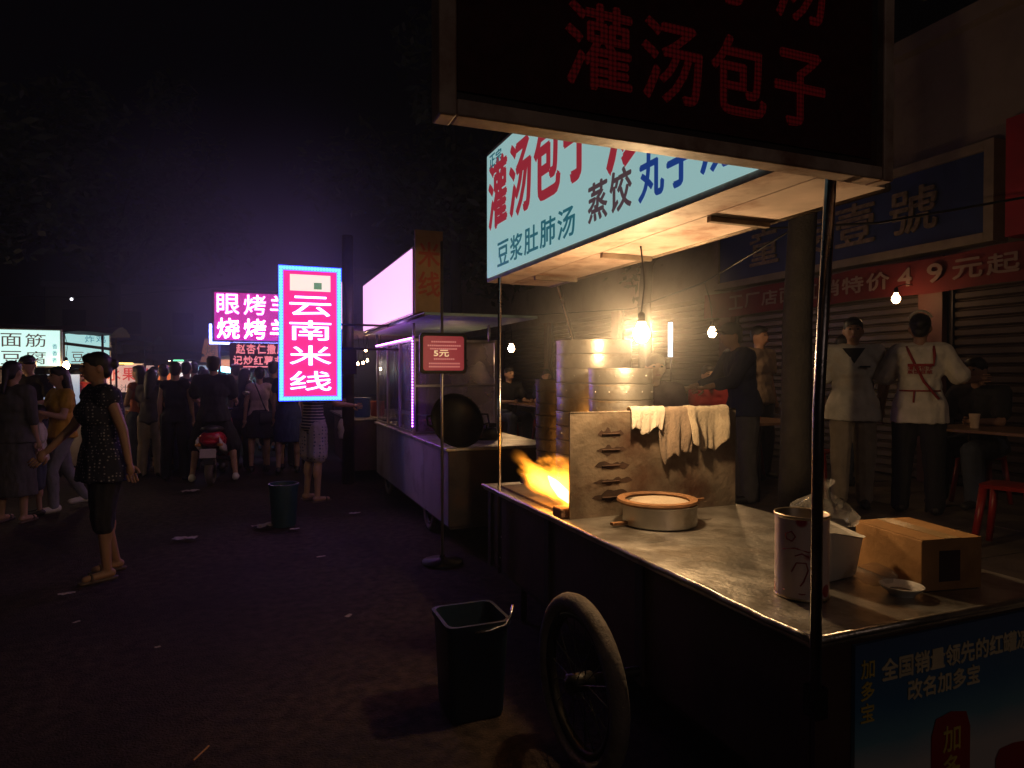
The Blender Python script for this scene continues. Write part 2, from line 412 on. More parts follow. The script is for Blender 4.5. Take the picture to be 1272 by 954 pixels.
# ================================================================== STEAMED BUN CART
ct = thing('food_cart', 'steel topped steamed bun cart with spoked wheels and a drinks banner on its end', 'food cart', (1.93, 2.6, 0))
top = MB()
top.b2(1.385, 2.45, 1.32, 3.98, 0.768, 0.80)
cto = top.build('counter_top', steel, ct, bevel=0.006)
lip = MB(); pts = []
for i in range(46):
    y = 1.31 + 2.66 * i / 45; pts.append((1.379 + 0.004 * mnoise.noise((y * 9, 0, 1)), y, 0.797 + 0.006 * mnoise.noise((y * 7, 3, 0))))
lip.tube(pts, 0.011, 6); lip.build('rolled_edge', steel, cto, True)
MB().tube([(1.38, 1.312, 0.797), (1.9, 1.311, 0.796), (2.45, 1.312, 0.797)], 0.011, 6).build('rolled_edge', steel, cto, True)
side_m = mat('maroon_cart_side', (0.085, 0.045, 0.042), 0.55, 0.1, 0.25, 3, 0.2, (0.045, 0.028, 0.024), 0.5, 2)
for i in range(3):
    MB().b2(1.43, 1.445, 1.375 + i * 0.87, 2.235 + i * 0.87, 0.30, 0.766).build('side_panel', side_m, ct)
    MB().b2(1.418, 1.43, 2.19 + i * 0.87, 2.245 + i * 0.87, 0.28, 0.766).build('side_batten', dark_metal, ct)
MB().b2(2.40, 2.415, 1.375, 3.96, 0.30, 0.766).build('side_panel', side_m, ct)
MB().b2(1.43, 2.415, 3.945, 3.96, 0.30, 0.766).build('end_panel', side_m, ct)
MB().b2(1.43, 2.415, 1.355, 1.37, 0.12, 0.766).build('end_panel', side_m, ct)
MB().b2(1.445, 2.40, 1.38, 3.94, 0.27, 0.30).build('floor_panel', dark_metal, ct)
# printed drinks banner on the near end
grad = bpy.data.materials.new('printed_banner'); grad.use_nodes = True
n = grad.node_tree; b_ = n.nodes['Principled BSDF']; tc = n.nodes.new('ShaderNodeTexCoord'); sp = n.nodes.new('ShaderNodeSeparateXYZ')
n.links.new(tc.outputs['Generated'], sp.inputs[0]); rp = n.nodes.new('ShaderNodeValToRGB')
nzb = n.nodes.new('ShaderNodeTexNoise'); nzb.inputs['Scale'].default_value = 3; ad = n.nodes.new('ShaderNodeMath'); ad.operation = 'MULTIPLY_ADD'; ad.inputs[1].default_value = 0.14; ad.inputs[2].default_value = -0.07
n.links.new(tc.outputs['Generated'], nzb.inputs['Vector']); n.links.new(nzb.outputs['Fac'], ad.inputs[0])
a2 = n.nodes.new('ShaderNodeMath'); n.links.new(ad.outputs[0], a2.inputs[0]); n.links.new(sp.outputs['Z'], a2.inputs[1]); n.links.new(a2.outputs[0], rp.inputs['Fac'])
els = rp.color_ramp.elements
els[0].position = 0.0; els[0].color = (0.68, 0.60, 0.58, 1); els[1].position = 1.0; els[1].color = (0.05, 0.11, 0.26, 1)
for p_, c_ in ((0.38, (0.60, 0.56, 0.56, 1)), (0.52, (0.16, 0.36, 0.48, 1)), (0.7, (0.05, 0.18, 0.36, 1))):
    e = els.new(p_); e.color = c_
n.links.new(rp.outputs[0], b_.inputs['Base Color']); b_.inputs['Roughness'].default_value = 0.5
ban = MB().b2(1.56, 2.46, 1.340, 1.352, 0.13, 0.745).build('banner', grad, ct)
yel = mat('pale_gold_print', (0.75, 0.62, 0.40), 0.6)
gold = mat('gold_print', (0.65, 0.48, 0.08), 0.5)
text('lettering', '全国销量领先的红罐凉茶', (2.02, 1.338, 0.66), XR, ZU, 0.72, 0.062, yel, ban, 0.0015, 0.02)
text('lettering', '改名加多宝', (1.92, 1.338, 0.585), XR, ZU, 0.31, 0.058, yel, ban, 0.0015, 0.02)
for i, ch in enumerate('加多宝'):
    text('logo', ch, (1.605, 1.338, 0.675 - i * 0.062), XR, ZU, 0.05, 0.052, gold, ban, 0.0015, 0.01)
can_m = mat('printed_can_red', (0.32, 0.015, 0.018), 0.5, 0, 0.1)
pts = []
hw, hb, ht = 0.085, 0.145, 0.49
prof = [(-hw, hb), (hw, hb), (hw, ht - 0.06), (hw * 0.78, ht - 0.012), (0, ht), (-hw * 0.78, ht - 0.012), (-hw, ht - 0.06)]
for cx in (1.95, 2.24):
    if cx > 2.1: prof = [(a, hb + (b - hb) * 0.55) for a, b in prof]
    m_ = MB(); m_.add([(cx + a, 1.3375, b) for a, b in prof], [tuple(range(len(prof)))]); pc = m_.build('printed_can', can_m, ban)
for i, ch in enumerate('加多宝'):
    text('lettering', ch, (1.95, 1.336, 0.41 - i * 0.09), XR, ZU, 0.075, 0.078, gold, ban, 0.001, 0.01)
# wheels
def wheel(parent, c, r, tw=0.03, axis=1):
    M = Matrix.Rotation(PI / 2, 4, 'Y')
    w = MB()
    ring = []
    for k in range(40):
        a = 2 * PI * k / 40; ring.append([Vector((c[0] + tw * math.sin(b), c[1] + math.cos(a) * (r - tw + tw * math.cos(b)), c[2] + math.sin(a) * (r - tw + tw * math.cos(b)))) for b in [2 * PI * j / 10 for j in range(10)]])
    ring.append(ring[0]); w.rings(ring, False)
    wo = w.build('wheel', rubber, parent, True)
    rim = MB(); rg = []
    for k in range(41):
        a = 2 * PI * k / 40; rg.append([Vector((c[0] + dx, c[1] + math.cos(a) * rr, c[2] + math.sin(a) * rr)) for dx, rr in ((-0.02, r - 2 * tw), (0.02, r - 2 * tw), (0.015, r - 2 * tw - 0.02), (-0.015, r - 2 * tw - 0.02))])
    rim.rings(rg, False); rim.build('rim', black_metal, wo, True)
    sp_ = MB()
    for k in range(18):
        a = 2 * PI * k / 18; sp_.tube([(c[0] + (0.02 if k % 2 else -0.02), c[1] + math.cos(a + .2) * 0.03, c[2] + math.sin(a + .2) * 0.03), (c[0], c[1] + math.cos(a) * (r - 2 * tw), c[2] + math.sin(a) * (r - 2 * tw))], 0.0025, 4)
    sp_.build('spokes', black_metal, wo)
    MB().tube([(c[0] - 0.05, c[1], c[2]), (c[0] + 0.05, c[1], c[2])], 0.035, 12).build('hub', black_metal, wo, True)
    return wo
wheel(ct, (1.16, 2.22, 0.33), 0.33, 0.036)
wheel(ct, (2.66, 2.22, 0.33), 0.33, 0.036)
MB().tube([(1.1, 2.22, 0.33), (2.72, 2.22, 0.33)], 0.022, 8).build('axle', black_metal, ct, True)
MB().tube([(1.55, 3.7, 0.28), (1.55, 3.7, 0.0)], 0.02, 8).build('prop_leg', black_metal, ct, True)
MB().tube([(2.3, 3.7, 0.28), (2.3, 3.7, 0.0)], 0.02, 8).build('prop_leg', black_metal, ct, True)
# posts
MB().tube([(1.372, 1.30, 0.62), (1.375, 1.30, 1.4), (1.43, 1.31, 2.12)], 0.0145, 10).build('post', mat('dulled_tube', (0.34, 0.32, 0.33), 0.28, 1.0, 0.2, 12, 0.1, (0.15, 0.1, 0.08), 0.4, 9), ct, True)
MB().tube([(1.40, 3.72, 0.3), (1.40, 3.72, 2.08)], 0.012, 8).build('post', chrome, ct, True)
MB().tube([(2.43, 3.9, 0.3), (1.87, 3.9, 2.1)], 0.014, 8).build('post', chrome, ct, True)
MB().b2(1.36, 1.40, 1.285, 1.33, 0.60, 0.68).build('post_clamp', black_metal, ct)
# canopy strip under the light box
can = MB(); can.b2(1.575, 1.86, 1.5, 4.0, 2.085, 2.10); can.build('canopy', cream, ct)
MB().tube([(1.87, 1.5, 2.09), (1.87, 4.0, 2.09)], 0.015, 6).build('canopy_rail', rust, ct, True)
for y in (2.0, 2.8, 3.6): MB().b2(1.578, 1.855, y - 0.012, y + 0.012, 2.062, 2.083).build('canopy_rib', rust, ct)
# upright rusty splash panel with louvre slots
pn = MB(); pn.b2(1.43, 2.42, 2.84, 2.852, 0.80, 1.31)
pno = pn.build('splash_panel', rust, ct)
MB().tube([(1.43, 2.846, 1.312), (2.42, 2.846, 1.312)], 0.008, 6).build('panel_rim', rust, pno, True)
soot = mat('soot', (0.055, 0.028, 0.017), 0.95, 0, 0.4, 20)
for i in range(5):
    z = 1.205 - i * 0.078; wv = MB(); up_ = []; dn_ = []
    w2 = 0.075 + 0.012 * i
    for k in range(15):
        u = k / 14; e = math.sin(PI * u) ** 0.6
        up_.append((1.655 + (u - 0.5) * 2 * w2 + 0.004 * i, 2.8385, z + (0.009 + 0.055 * abs(mnoise.noise((u * 4, i * 3.1, 0)))) * e))
        dn_.append((1.655 + (u - 0.5) * 2 * w2 + 0.004 * i, 2.8385, z - (0.008 + 0.03 * abs(mnoise.noise((u * 4, i * 2.3, 7)))) * e))
    wv.quadsheet([dn_, up_]).build('soot_mark', soot, pno)
    MB().box((1.655, 2.837, z), (0.1, 0.008, 0.007), rx=0.5).build('louvre', soot, pno)
# stove body behind the panel, with the fire mouth open to the street
MB().b2(1.62, 2.40, 2.87, 3.93, 0.801, 0.86).build('stove_plate', black_metal, ct)
MB().b2(1.392, 1.53, 2.862, 2.96, 0.801, 0.85).build('fire_brick', mat('firebrick', (0.28, 0.15, 0.09), 0.9, 0, 0.3, 12, 0.5), ct, bevel=0.008)
MB().b2(1.44, 1.60, 3.05, 3.80, 0.802, 0.815).build('fire_grate', rust, ct)

# lit sign box on the street side of the cart
sign_face = emit('pale_lit_sheet', (0.52, 0.86, 0.85), 0.50)
wb = thing('lightbox_sign', 'long pale cyan light box with red and blue dumpling lettering above the cart', 'sign', (1.48, 2.68, 2.08))
MB().b2(1.412, 1.57, 1.36, 3.98, 2.085, 2.90).build('box', cream, wb)
MB().b2(1.404, 1.4115, 1.385, 3.955, 2.11, 2.875).build('face', sign_face, wb)
red_l = emit('red_letter', (0.30, 0.022, 0.035), 0.85); blue_l = emit('blue_letter', (0.012, 0.045, 0.22), 0.8); teal_l = emit('teal_letter', (0.02, 0.12, 0.15), 0.8)
fx = 1.4025
row('灌汤包子', (fx, 3.23, 2.60), STREET, ZU, 1.42, 0.40, red_l, wb, 0.002, 0.02, fill=0.84)
row('炒粉', (fx, 2.06, 2.56), STREET, ZU, 0.82, 0.44, red_l, wb, 0.002, 0.02, fill=0.84)
row('蒸饺', (fx, 2.43, 2.25), STREET, ZU, 0.38, 0.165, emit('brown_letter', (0.07, 0.04, 0.045), 0.9), wb, 0.002, 0.015)
row('丸子汤', (fx, 1.93, 2.25), STREET, ZU, 0.56, 0.175, blue_l, wb, 0.002, 0.02)
row('豆浆肚肺汤', (fx, 3.25, 2.22), STREET, ZU, 1.05, 0.14, teal_l, wb, 0.002, 0.01)
row('正宗', (fx, 3.80, 2.82), STREET, ZU, 0.22, 0.075, teal_l, wb, 0.002, 0.01)

# dark diode sign facing along the street
ls = thing('diode_sign', 'dark unlit diode sign with dim red bun lettering in a stained cream frame', 'sign', (0.9, 1.25, 2.0))
MB().b2(0.366, 1.475, 1.215, 1.246, 2.02, 3.1).build('back_box', dark_metal, ls)
MB().b2(0.37, 1.45, 1.2105, 1.2145, 2.04, 3.08).build('screen', mat('black_screen', (0.06, 0.012, 0.014), 0.6, 0, 0.25, 40, spec=0.2), ls)
for nm, a in (('frame', (0.33, 0.365, 1.195, 1.252, 1.985, 3.13)), ('frame', (1.475, 1.51, 1.195, 1.252, 1.985, 3.13))): MB().b2(*a).build(nm, cream, ls, bevel=0.004)
MB().b2(0.366, 1.474, 1.197, 1.25, 1.987, 2.0195).build('frame', cream, ls, bevel=0.004)
MB().b2(0.366, 1.474, 1.197, 1.25, 3.101, 3.132).build('frame', cream, ls, bevel=0.004)
MB().b2(1.38, 1.42, 1.253, 1.36, 2.3, 2.34).build('bracket', dark_metal, ls)
MB().b2(1.38, 1.42, 1.253, 1.36, 2.8, 2.84).build('bracket', dark_metal, ls)
ledm = led_matrix('red_diodes', (1.0, 0.02, 0.04), 0.02, 0.0105)
row('灌汤包子', (0.945, 1.2085, 2.175), XR, ZU, 0.72, 0.172, ledm, ls, 0.002, 0.012, fill=0.84)
row('丸子汤', (1.035, 1.2085, 2.42), XR, ZU, 0.54, 0.172, ledm, ls, 0.002, 0.012, fill=0.84)

# main lamp
bulb('bare glaring bulb hanging over the steamed bun counter', (1.665, 2.585, 1.685), bulb_w, 0.036, (1.66, 2.585, 2.085))

# steamers
def steamer_mesh(r, h, name, m_=steam_steel):
    m = MB(); prof = [(r - 0.012, 0.0), (r - 0.002, 0.003), (r, 0.012), (r, h - 0.008), (r + 0.003, h - 0.006), (r + 0.003, h), (r - 0.008, h), (r - 0.01, h - 0.006), (r - 0.012, 0.01), (0.001, 0.012)]
    m.lathe(prof, (0, 0, 0), 40)
    for k in range(12):
        a = 2 * PI * k / 12; m.ell((math.cos(a) * r, math.sin(a) * r, h * 0.5), (0.004, 0.004, 0.004), 6, 4)
    me = bpy.data.meshes.new(name); me.from_pydata([tuple(v) for v in m.v], [], m.f); me.materials.append(m_)
    me.polygons.foreach_set('use_smooth', [True] * len(me.polygons)); return me
def stack(c, r, h, n_, z0, lab, top_lab, grp, lid):
    me = steamer_mesh(r, h, 'steamer', shaded_steel if r < 0.15 else steam_steel)
    for i in range(n_):
        o = bpy.data.objects.new('steamer_tier', me); COL.objects.link(o); o.location = (c[0] + rnd.uniform(-.003, .003), c[1] + rnd.uniform(-.003, .003), z0 + i * (h + 0.001)); o.rotation_euler = (0, 0, rnd.uniform(0, 6))
        md = o.modifiers.new('split', 'EDGE_SPLIT'); md.split_angle = R(40)
        k_ = n_ - 1 - i; od = ('topmost', 'second from the top', 'third from the top', 'fourth from the top', 'fifth from the top', 'sixth from the top', 'seventh from the top', 'eighth from the top', 'ninth from the top', 'bottom')[9 if i == 0 else k_]; tag(o, lab + ', ' + od, 'steamer', grp)
    if lid:
        z = z0 + n_ * (h + 0.001)
        t = thing('steamer_lid', top_lab, 'lid', (c[0], c[1], z))
        MB().lathe([(r + 0.004, 0), (r + 0.004, 0.012), (r * 0.9, 0.03), (r * 0.5, 0.05), (0.001, 0.055)], (c[0], c[1], z), 32).build('dome', steam_steel, t, True)
        MB().ell((c[0], c[1], z + 0.065), (0.022, 0.022, 0.014)).build('knob', black_metal, t, True)
stack((1.865, 3.10), 0.172, 0.083, 8, 0.861, 'metal steamer tier in the shorter stack nearest the rusty panel', '', 'steamers in the short stack', False)
stack((1.93, 3.52), 0.225, 0.083, 10, 0.861, 'metal steamer tier in the tall stack behind the short one', '', 'steamers in the tall stack', False)
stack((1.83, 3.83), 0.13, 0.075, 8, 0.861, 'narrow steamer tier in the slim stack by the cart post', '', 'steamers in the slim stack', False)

# fire
fl = bpy.data.materials.new('flame_gas'); fl.use_nodes = True
n = fl.node_tree; n.nodes.remove(n.nodes['Principled BSDF']); L = n.links.new
def mth(op, a, b=None):
    q = n.nodes.new('ShaderNodeMath'); q.operation = op
    for i, v in enumerate((a, b)):
        if v is None: continue
        if isinstance(v, (int, float)): q.inputs[i].default_value = v
        else: L(v, q.inputs[i])
    return q.outputs[0]
tc = n.nodes.new('ShaderNodeTexCoord'); mp = n.nodes.new('ShaderNodeMapping'); L(tc.outputs['Object'], mp.inputs['Vector'])
mp.inputs['Scale'].default_value = (9, 3.2, 10)
nzf = n.nodes.new('ShaderNodeTexNoise'); nzf.inputs['Scale'].default_value = 1.0; nzf.inputs['Detail'].default_value = 4; L(mp.outputs[0], nzf.inputs['Vector'])
sz = n.nodes.new('ShaderNodeSeparateXYZ'); L(tc.outputs['Object'], sz.inputs[0])
wid = mth('MAXIMUM', mth('SUBTRACT', 1.0, mth('MULTIPLY', sz.outputs['Y'], 1.05)), 0.05)      # narrows along the draught
v2 = mth('SQRT', mth('ADD', mth('POWER', mth('DIVIDE', sz.outputs['X'], 0.095), 2), mth('POWER', mth('DIVIDE', sz.outputs['Z'], 0.155), 2)))
rad_ = mth('ADD', mth('DIVIDE', v2, wid), mth('MULTIPLY', mth('SUBTRACT', nzf.outputs['Fac'], 0.5), mth('ADD', 1.1, mth('MULTIPLY', sz.outputs['Y'], 5.0))))
mrf = n.nodes.new('ShaderNodeMapRange'); mrf.interpolation_type = 'SMOOTHSTEP'; mrf.inputs['From Min'].default_value = 1.0; mrf.inputs['From Max'].default_value = 0.25; L(rad_, mrf.inputs['Value'])
ends = n.nodes.new('ShaderNodeMapRange'); ends.interpolation_type = 'SMOOTHSTEP'; ends.inputs['From Min'].default_value = 0.72; ends.inputs['From Max'].default_value = 0.25; ends.inputs['To Min'].default_value = 0.0; L(sz.outputs['Y'], ends.inputs['Value'])
dn = mth('MULTIPLY', mrf.outputs[0], ends.outputs[0])
em = n.nodes.new('ShaderNodeEmission'); em.inputs['Color'].default_value = (1.0, 0.30, 0.022, 1); L(mth('MULTIPLY', mth('POWER', dn, 1.4), 85.0), em.inputs['Strength'])
L(em.outputs[0], n.nodes['Material Output'].inputs['Volume'])
try: fl.cycles.volume_step_rate = 0.12
except Exception: pass
ft = thing('stove_fire', 'bright orange flame blowing out of the stove mouth beside the rusty panel', 'fire', (1.455, 2.87, 0.815))
fb = MB(); fb.rings([[Vector((math.cos(a) * w, y, math.sin(a) * w * 1.25)) for a in [-2 * PI * k / 16 for k in range(16)]] for y, w in ((0.0, 0.125), (0.15, 0.15), (0.35, 0.145), (0.55, 0.115), (0.78, 0.06))])
fo = fb.build('flame', fl, ft, True, local=True); fo.location = (0.0, 0.0, 0.10); fo.rotation_euler = (R(9), 0, R(3))
fb = MB(); fb.tube([(0, 0.02, 0.07), (0, 0.10, 0.09), (0, 0.2, 0.125), (0, 0.27, 0.15)], [0.02, 0.03, 0.022, 0.004], 10); fb.build('flame_core', emit('flame_core', (1.0, 0.62, 0.14), 7.0), ft, True, local=True)
fire_d = bpy.data.lights.new('fire_light', 'POINT'); fire_d.energy = 2.6; fire_d.color = (1.0, 0.42, 0.10); fire_d.shadow_soft_size = 0.06
fire = bpy.data.objects.new('fire_light', fire_d); COL.objects.link(fire); fire.location = (-0.02, 0.2, 0.12); fire.parent = ft

# round basket with wooden rim on the counter
bs = thing('steaming_basket', 'shallow round metal steamer with a worn wooden rim on the counter', 'steamer', (1.79, 2.62, 0.80))
MB().lathe([(0.165, 0.0), (0.172, 0.004), (0.172, 0.088), (0.176, 0.09), (0.176, 0.096), (0.16, 0.096), (0.158, 0.06), (0.001, 0.058)], (1.79, 2.62, 0.801), 40).build('pan', steam_steel, bs, 'auto')
MB().lathe([(0.155, 0.094), (0.186, 0.094), (0.19, 0.102), (0.186, 0.112), (0.158, 0.114), (0.15, 0.106), (0.155, 0.094)], (1.79, 2.64, 0.803), 40).build('wooden_rim', wood, bs, 'auto')
MB().lathe([(0.001, 0.108), (0.08, 0.112), (0.135, 0.104), (0.15, 0.094)], (1.79, 2.62, 0.801), 32).build('damp_cloth', mat('damp_cloth', (0.55, 0.45, 0.34), 0.85, 0, 0.15, 10, 0.4), bs, True)
MB().box((1.585, 2.63, 0.815), (0.10, 0.025, 0.012), 0.1).build('handle', wood, bs)
MB().box((1.995, 2.60, 0.90), (0.07, 0.012, 0.01), 0.15).build('handle', wood, bs)

# tin can
cn = thing('tin_can', 'tall open tin can with a pink flowered label beside the chrome post', 'can', (1.627, 1.60, 0.80))
lab = bpy.data.materials.new('pink_label'); lab.use_nodes = True
n = lab.node_tree; b_ = n.nodes['Principled BSDF']; L = n.links.new
tc = n.nodes.new('ShaderNodeTexCoord'); vo = n.nodes.new('ShaderNodeTexVoronoi'); vo.inputs['Scale'].default_value = 11; L(tc.outputs['Object'], vo.inputs['Vector'])
rp = n.nodes.new('ShaderNodeValToRGB'); rp.color_ramp.elements[0].position = 0.22; rp.color_ramp.elements[0].color = (0.40, 0.03, 0.06, 1); rp.color_ramp.elements[1].position = 0.27; rp.color_ramp.elements[1].color = (0.78, 0.60, 0.58, 1)
L(vo.outputs['Distance'], rp.inputs['Fac']); L(rp.outputs[0], b_.inputs['Base Color']); b_.inputs['Roughness'].default_value = 0.4
MB().lathe([(0.079, 0.006), (0.08, 0.01), (0.08, 0.252)], (1.627, 1.60, 0.801), 32).build('label', lab, cn, True)
MB().lathe([(0.001, 0.0), (0.08, 0.0), (0.083, 0.004), (0.0815, 0.009)], (1.627, 1.60, 0.801), 32).lathe([(0.081, 0.251), (0.084, 0.256), (0.083, 0.262), (0.078, 0.258), (0.076, 0.01), (0.001, 0.008)], (1.627, 1.60, 0.801), 32).build('tin_body', tin, cn, True)
lred = mat('label_red', (0.35, 0.03, 0.04), 0.5)
def on_can(u, z): a = R(225) + u / 0.0805; return (1.627 + 0.0808 * math.cos(a), 1.60 + 0.0808 * math.sin(a), 0.80 + z)
for pts_ in ([(-.03, .09), (-.015, .12), (.012, .122), (.018, .10), (.006, .065), (-.004, .05)], [(-.05, .205), (-.03, .215), (-.018, .20), (-.028, .185), (-.046, .19), (-.05, .205)], [(-.06, .155), (-.02, .165), (.02, .155), (.05, .165)], [(-.02, .14), (0, .15), (.02, .14)], [(-.06, .03), (0, .024), (.05, .03)]):
    MB().tube([on_can(*q) for q in pts_], 0.0022, 5).build('print', lred, cn, True)

# white container with a knotted clear bag
jug = thing('plastic_container', 'white plastic container with a scooped rim behind the tin can', 'container', (1.86, 1.75, 0.80), R(8))
m_ = MB()
rgs = [rr_ring(0, 0, 0.002, .085, .085, .025), rr_ring(0, 0, 0.012, .092, .092, .03), rr_ring(0, 0, 0.17, .108, .108, .035), rr_ring(0, 0, 0.175, .114, .114, .035), rr_ring(0, 0, 0.168, .104, .104, .033), rr_ring(0, 0, 0.014, .087, .087, .027)]
for r_ in rgs[2:5]:
    for v in r_:
        if v.y < -0.02: v.z -= 0.035 * min(1, max(0, 0.5 + v.x * 9))
m_.rings(rgs, True); m_.build('body', white_pl, jug, 'auto', local=True)
bgm = MB(); q = random.Random(4)
rg = []
for i in range(15):
    u = i / 14; z = 0.975 + 0.15 * u; rad = [0.10, 0.115, 0.12, 0.118, 0.11, 0.10, 0.085, 0.07, 0.05, 0.035, 0.02, 0.014, 0.02, 0.03, 0.032][i]
    rg.append([Vector((1.885 + math.cos(a) * rad * (1 + 0.28 * mnoise.noise((math.cos(a) * 3, math.sin(a) * 3, z * 22))) + 0.02 * u, 1.77 + math.sin(a) * rad * (1 + 0.28 * mnoise.noise((math.cos(a) * 3 + 9, math.sin(a) * 3, z * 22))), z)) for a in [2 * PI * k / 28 for k in range(28)]])
bgm.rings(rg, False); tag(bgm.build('plastic_bag', clear, None, False), 'knotted clear plastic bag lying on the white container', 'bag')
q_ = MB(); rg = []
for i in range(8):
    u = i / 7; rad = 0.055 * math.sin(PI * (0.12 + 0.85 * u)) + 0.004
    rg.append([Vector((1.93 + math.cos(a) * rad * (1.2 + 0.5 * mnoise.noise((a * 2, u * 6, 1))), 1.585 + math.sin(a) * rad * (1 + 0.5 * mnoise.noise((a * 2, u * 6, 5))), 0.803 + 0.07 * u)) for a in [2 * PI * k / 18 for k in range(18)]])
q_.rings(rg, True); tag(q_.build('crumpled_wrap', clear, None, False), 'small crumpled clear wrap beside the cardboard box', 'plastic wrap')
bx = thing('cardboard_box', 'closed brown cardboard box lying on the counter corner', 'box', (2.14, 1.60, 0.80), R(-10))
MB().b2(-0.115, 0.115, -0.15, 0.15, 0.001, 0.165).build('carton', card, bx, local=True, bevel=0.003)
MB().b2(-0.113, -0.003, -0.15, 0.15, 0.1655, 0.168).build('flap', card, bx, local=True)
MB().b2(0.003, 0.113, -0.15, 0.15, 0.1655, 0.1685).build('flap', card, bx, local=True)
MB().b2(-0.03, 0.03, -0.1503, 0.1503, 0.1688, 0.1694).build('tape', mat('parcel_tape', (0.5, 0.33, 0.15), 0.25), bx, local=True)
MB().b2(-0.05, 0.03, -0.1515, -0.1505, 0.03, 0.13).build('printed_patch', mat('dark_print', (0.05, 0.025, 0.03), 0.6), bx, local=True)
bw = MB().lathe([(0.001, 0.006), (0.03, 0.006), (0.032, 0.0), (0.036, 0.0), (0.038, 0.006), (0.058, 0.022), (0.065, 0.031), (0.062, 0.032), (0.05, 0.02), (0.03, 0.011), (0.001, 0.010)], (1.92, 1.48, 0.801), 32)
bwt = thing('small_bowl', 'small white porcelain saucer with dark sauce on the counter', 'bowl', (1.92, 1.48, 0.80))
bw.build('dish', porcelain, bwt, 'auto')
MB().lathe([(0.001, 0.0145), (0.03, 0.0142), (0.037, 0.0138)], (1.915, 1.48, 0.801), 20).build('sauce', mat('dark_sauce', (0.03, 0.01, 0.006), 0.1), bwt, True)

# towels over the panel edge
def towel(label, x0, w, front, back, m, seed, amp=0.018, skew=0.0):
    q = MB(); grid = []; N = 26; Lf, Lb = front, back
    prof = [(s_ / 17.0) for s_ in range(18)]
    for j in range(18):
        t = j / 17; total = Lf + Lb + 0.06; s_ = t * total; r_ = []
        for i in range(N + 1):
            u = i / N; x = x0 + w * u
            fold = 1.5 * mnoise.noise((u * 4.3, seed * 3, 0.25 * t)) + 0.7 * mnoise.noise((u * 9, seed, t * 1.5)) + 0.15 * mnoise.noise((u * 15, seed, t * 5))
            edge = 1 + 0.45 * mnoise.noise((u * 3.1, seed * 2, 4)) + 0.1 * mnoise.noise((u * 9, seed, 9)) - 0.25 * abs(u - 0.5)
            if s_ < Lf:
                hgt = (Lf - s_); zz = 1.322 - hgt * edge; yy = 2.832 - 0.012 - amp * (fold * 0.9 + 0.9) * min(1, hgt * 9); xx = x + skew * hgt + 0.012 * fold * min(1, hgt * 6) + (0.5 - u) * 0.25 * hgt
            elif s_ < Lf + 0.06:
                a = (s_ - Lf) / 0.06 * PI; zz = 1.322 + 0.018 * math.sin(a) + 0.004 * fold; yy = 2.846 - 0.028 * math.cos(a); xx = x
            else:
                hgt = s_ - Lf - 0.06; zz = 1.322 - hgt; yy = 2.876 + amp * (fold * 0.5 + 0.5) * min(1, hgt * 9); xx = x
            r_.append((xx, yy, zz))
        grid.append(r_)
    q.quadsheet(grid); o = q.build('towel', m, None, True)
    sd = o.modifiers.new('thick', 'SOLIDIFY'); sd.thickness = 0.005; sd.offset = 0
    sb = o.modifiers.new('sub', 'SUBSURF'); sb.levels = 1; sb.render_levels = 1
    tag(o, label, 'towel')
tw_w = mat('white_towel', (0.56, 0.49, 0.40), 0.95, 0, 0.1, 14, 0.5, (0.4, 0.3, 0.22), 0.3, 6, sheen=0.3)
tw_g = mat('tan_towel', (0.27, 0.20, 0.145), 0.95, 0, 0.15, 14, 0.5, (0.2, 0.13, 0.08), 0.4, 6, sheen=0.3)
towel('white towel at the left end of the rusty panel', 1.76, 0.20, 0.115, 0.15, tw_w, 1.0, skew=-0.2)
towel('tan towel hanging lowest over the rusty panel', 1.905, 0.24, 0.25, 0.12, tw_g, 2.2, 0.022)
towel('beige towel on top of the right end of the rusty panel', 2.09, 0.27, 0.20, 0.14, mat('beige_towel', (0.40, 0.33, 0.24), 0.95, 0, 0.12, 14, 0.5, (0.3, 0.2, 0.13), 0.35, 6, sheen=0.3), 4.1, 0.026)
# ------------------------------------------------------------------ ground clutter beside the cart
def bin_(name, label, x, y, r, h, m, wire):
    t = thing(name, label, 'bucket', (x, y, 0))
    if wire:
        MB().rings([rr_ring(x, y, z, q, q, 0.04) for z, q in ((0.0, r * 0.86), (0.012, r * 0.88), (h, r), (h, r * 1.06), (h + 0.022, r * 1.06), (h + 0.022, r * 0.95), (0.02, r * 0.84))]).build('tub', m, t, 'auto')
    else:
        MB().lathe([(r * 0.8, 0.0), (r * 0.82, 0.012), (r, h), (r * 1.05, h), (r * 1.05, h + 0.02), (r * 0.97, h + 0.02), (r * 0.8, 0.02), (0.001, 0.018)], (x, y, 0.0), 28).build('tub', m, t, 'auto')
    if wire:
        MB().tube([(x - r * .2, y - r * 1.06, h * 0.985), (x + r * 0.3, y - r * 1.1, h * 0.985), (x + r * 0.8, y - r * 1.08, h + 0.008), (x + r * 1.02, y - r * .95, h + 0.035), (x + r * 1.15, y - r * .8, h + 0.075)], 0.006, 6).build('wire_handle', chrome, t, True)
bin_('plastic_bucket', 'dark blue plastic bucket with a wire handle beside the cart wheel', 0.92, 2.82, 0.14, 0.40, blue_pl, True)
bin_('plastic_drum', 'dark blue plastic drum standing by the woman in striped shirt', 0.31, 6.9, 0.14, 0.40, mat('teal_drum', (0.012, 0.045, 0.075), 0.5), False)
litter_m = mat('dirty_paper', (0.32, 0.28, 0.25), 0.9, 0, 0.2, 15)
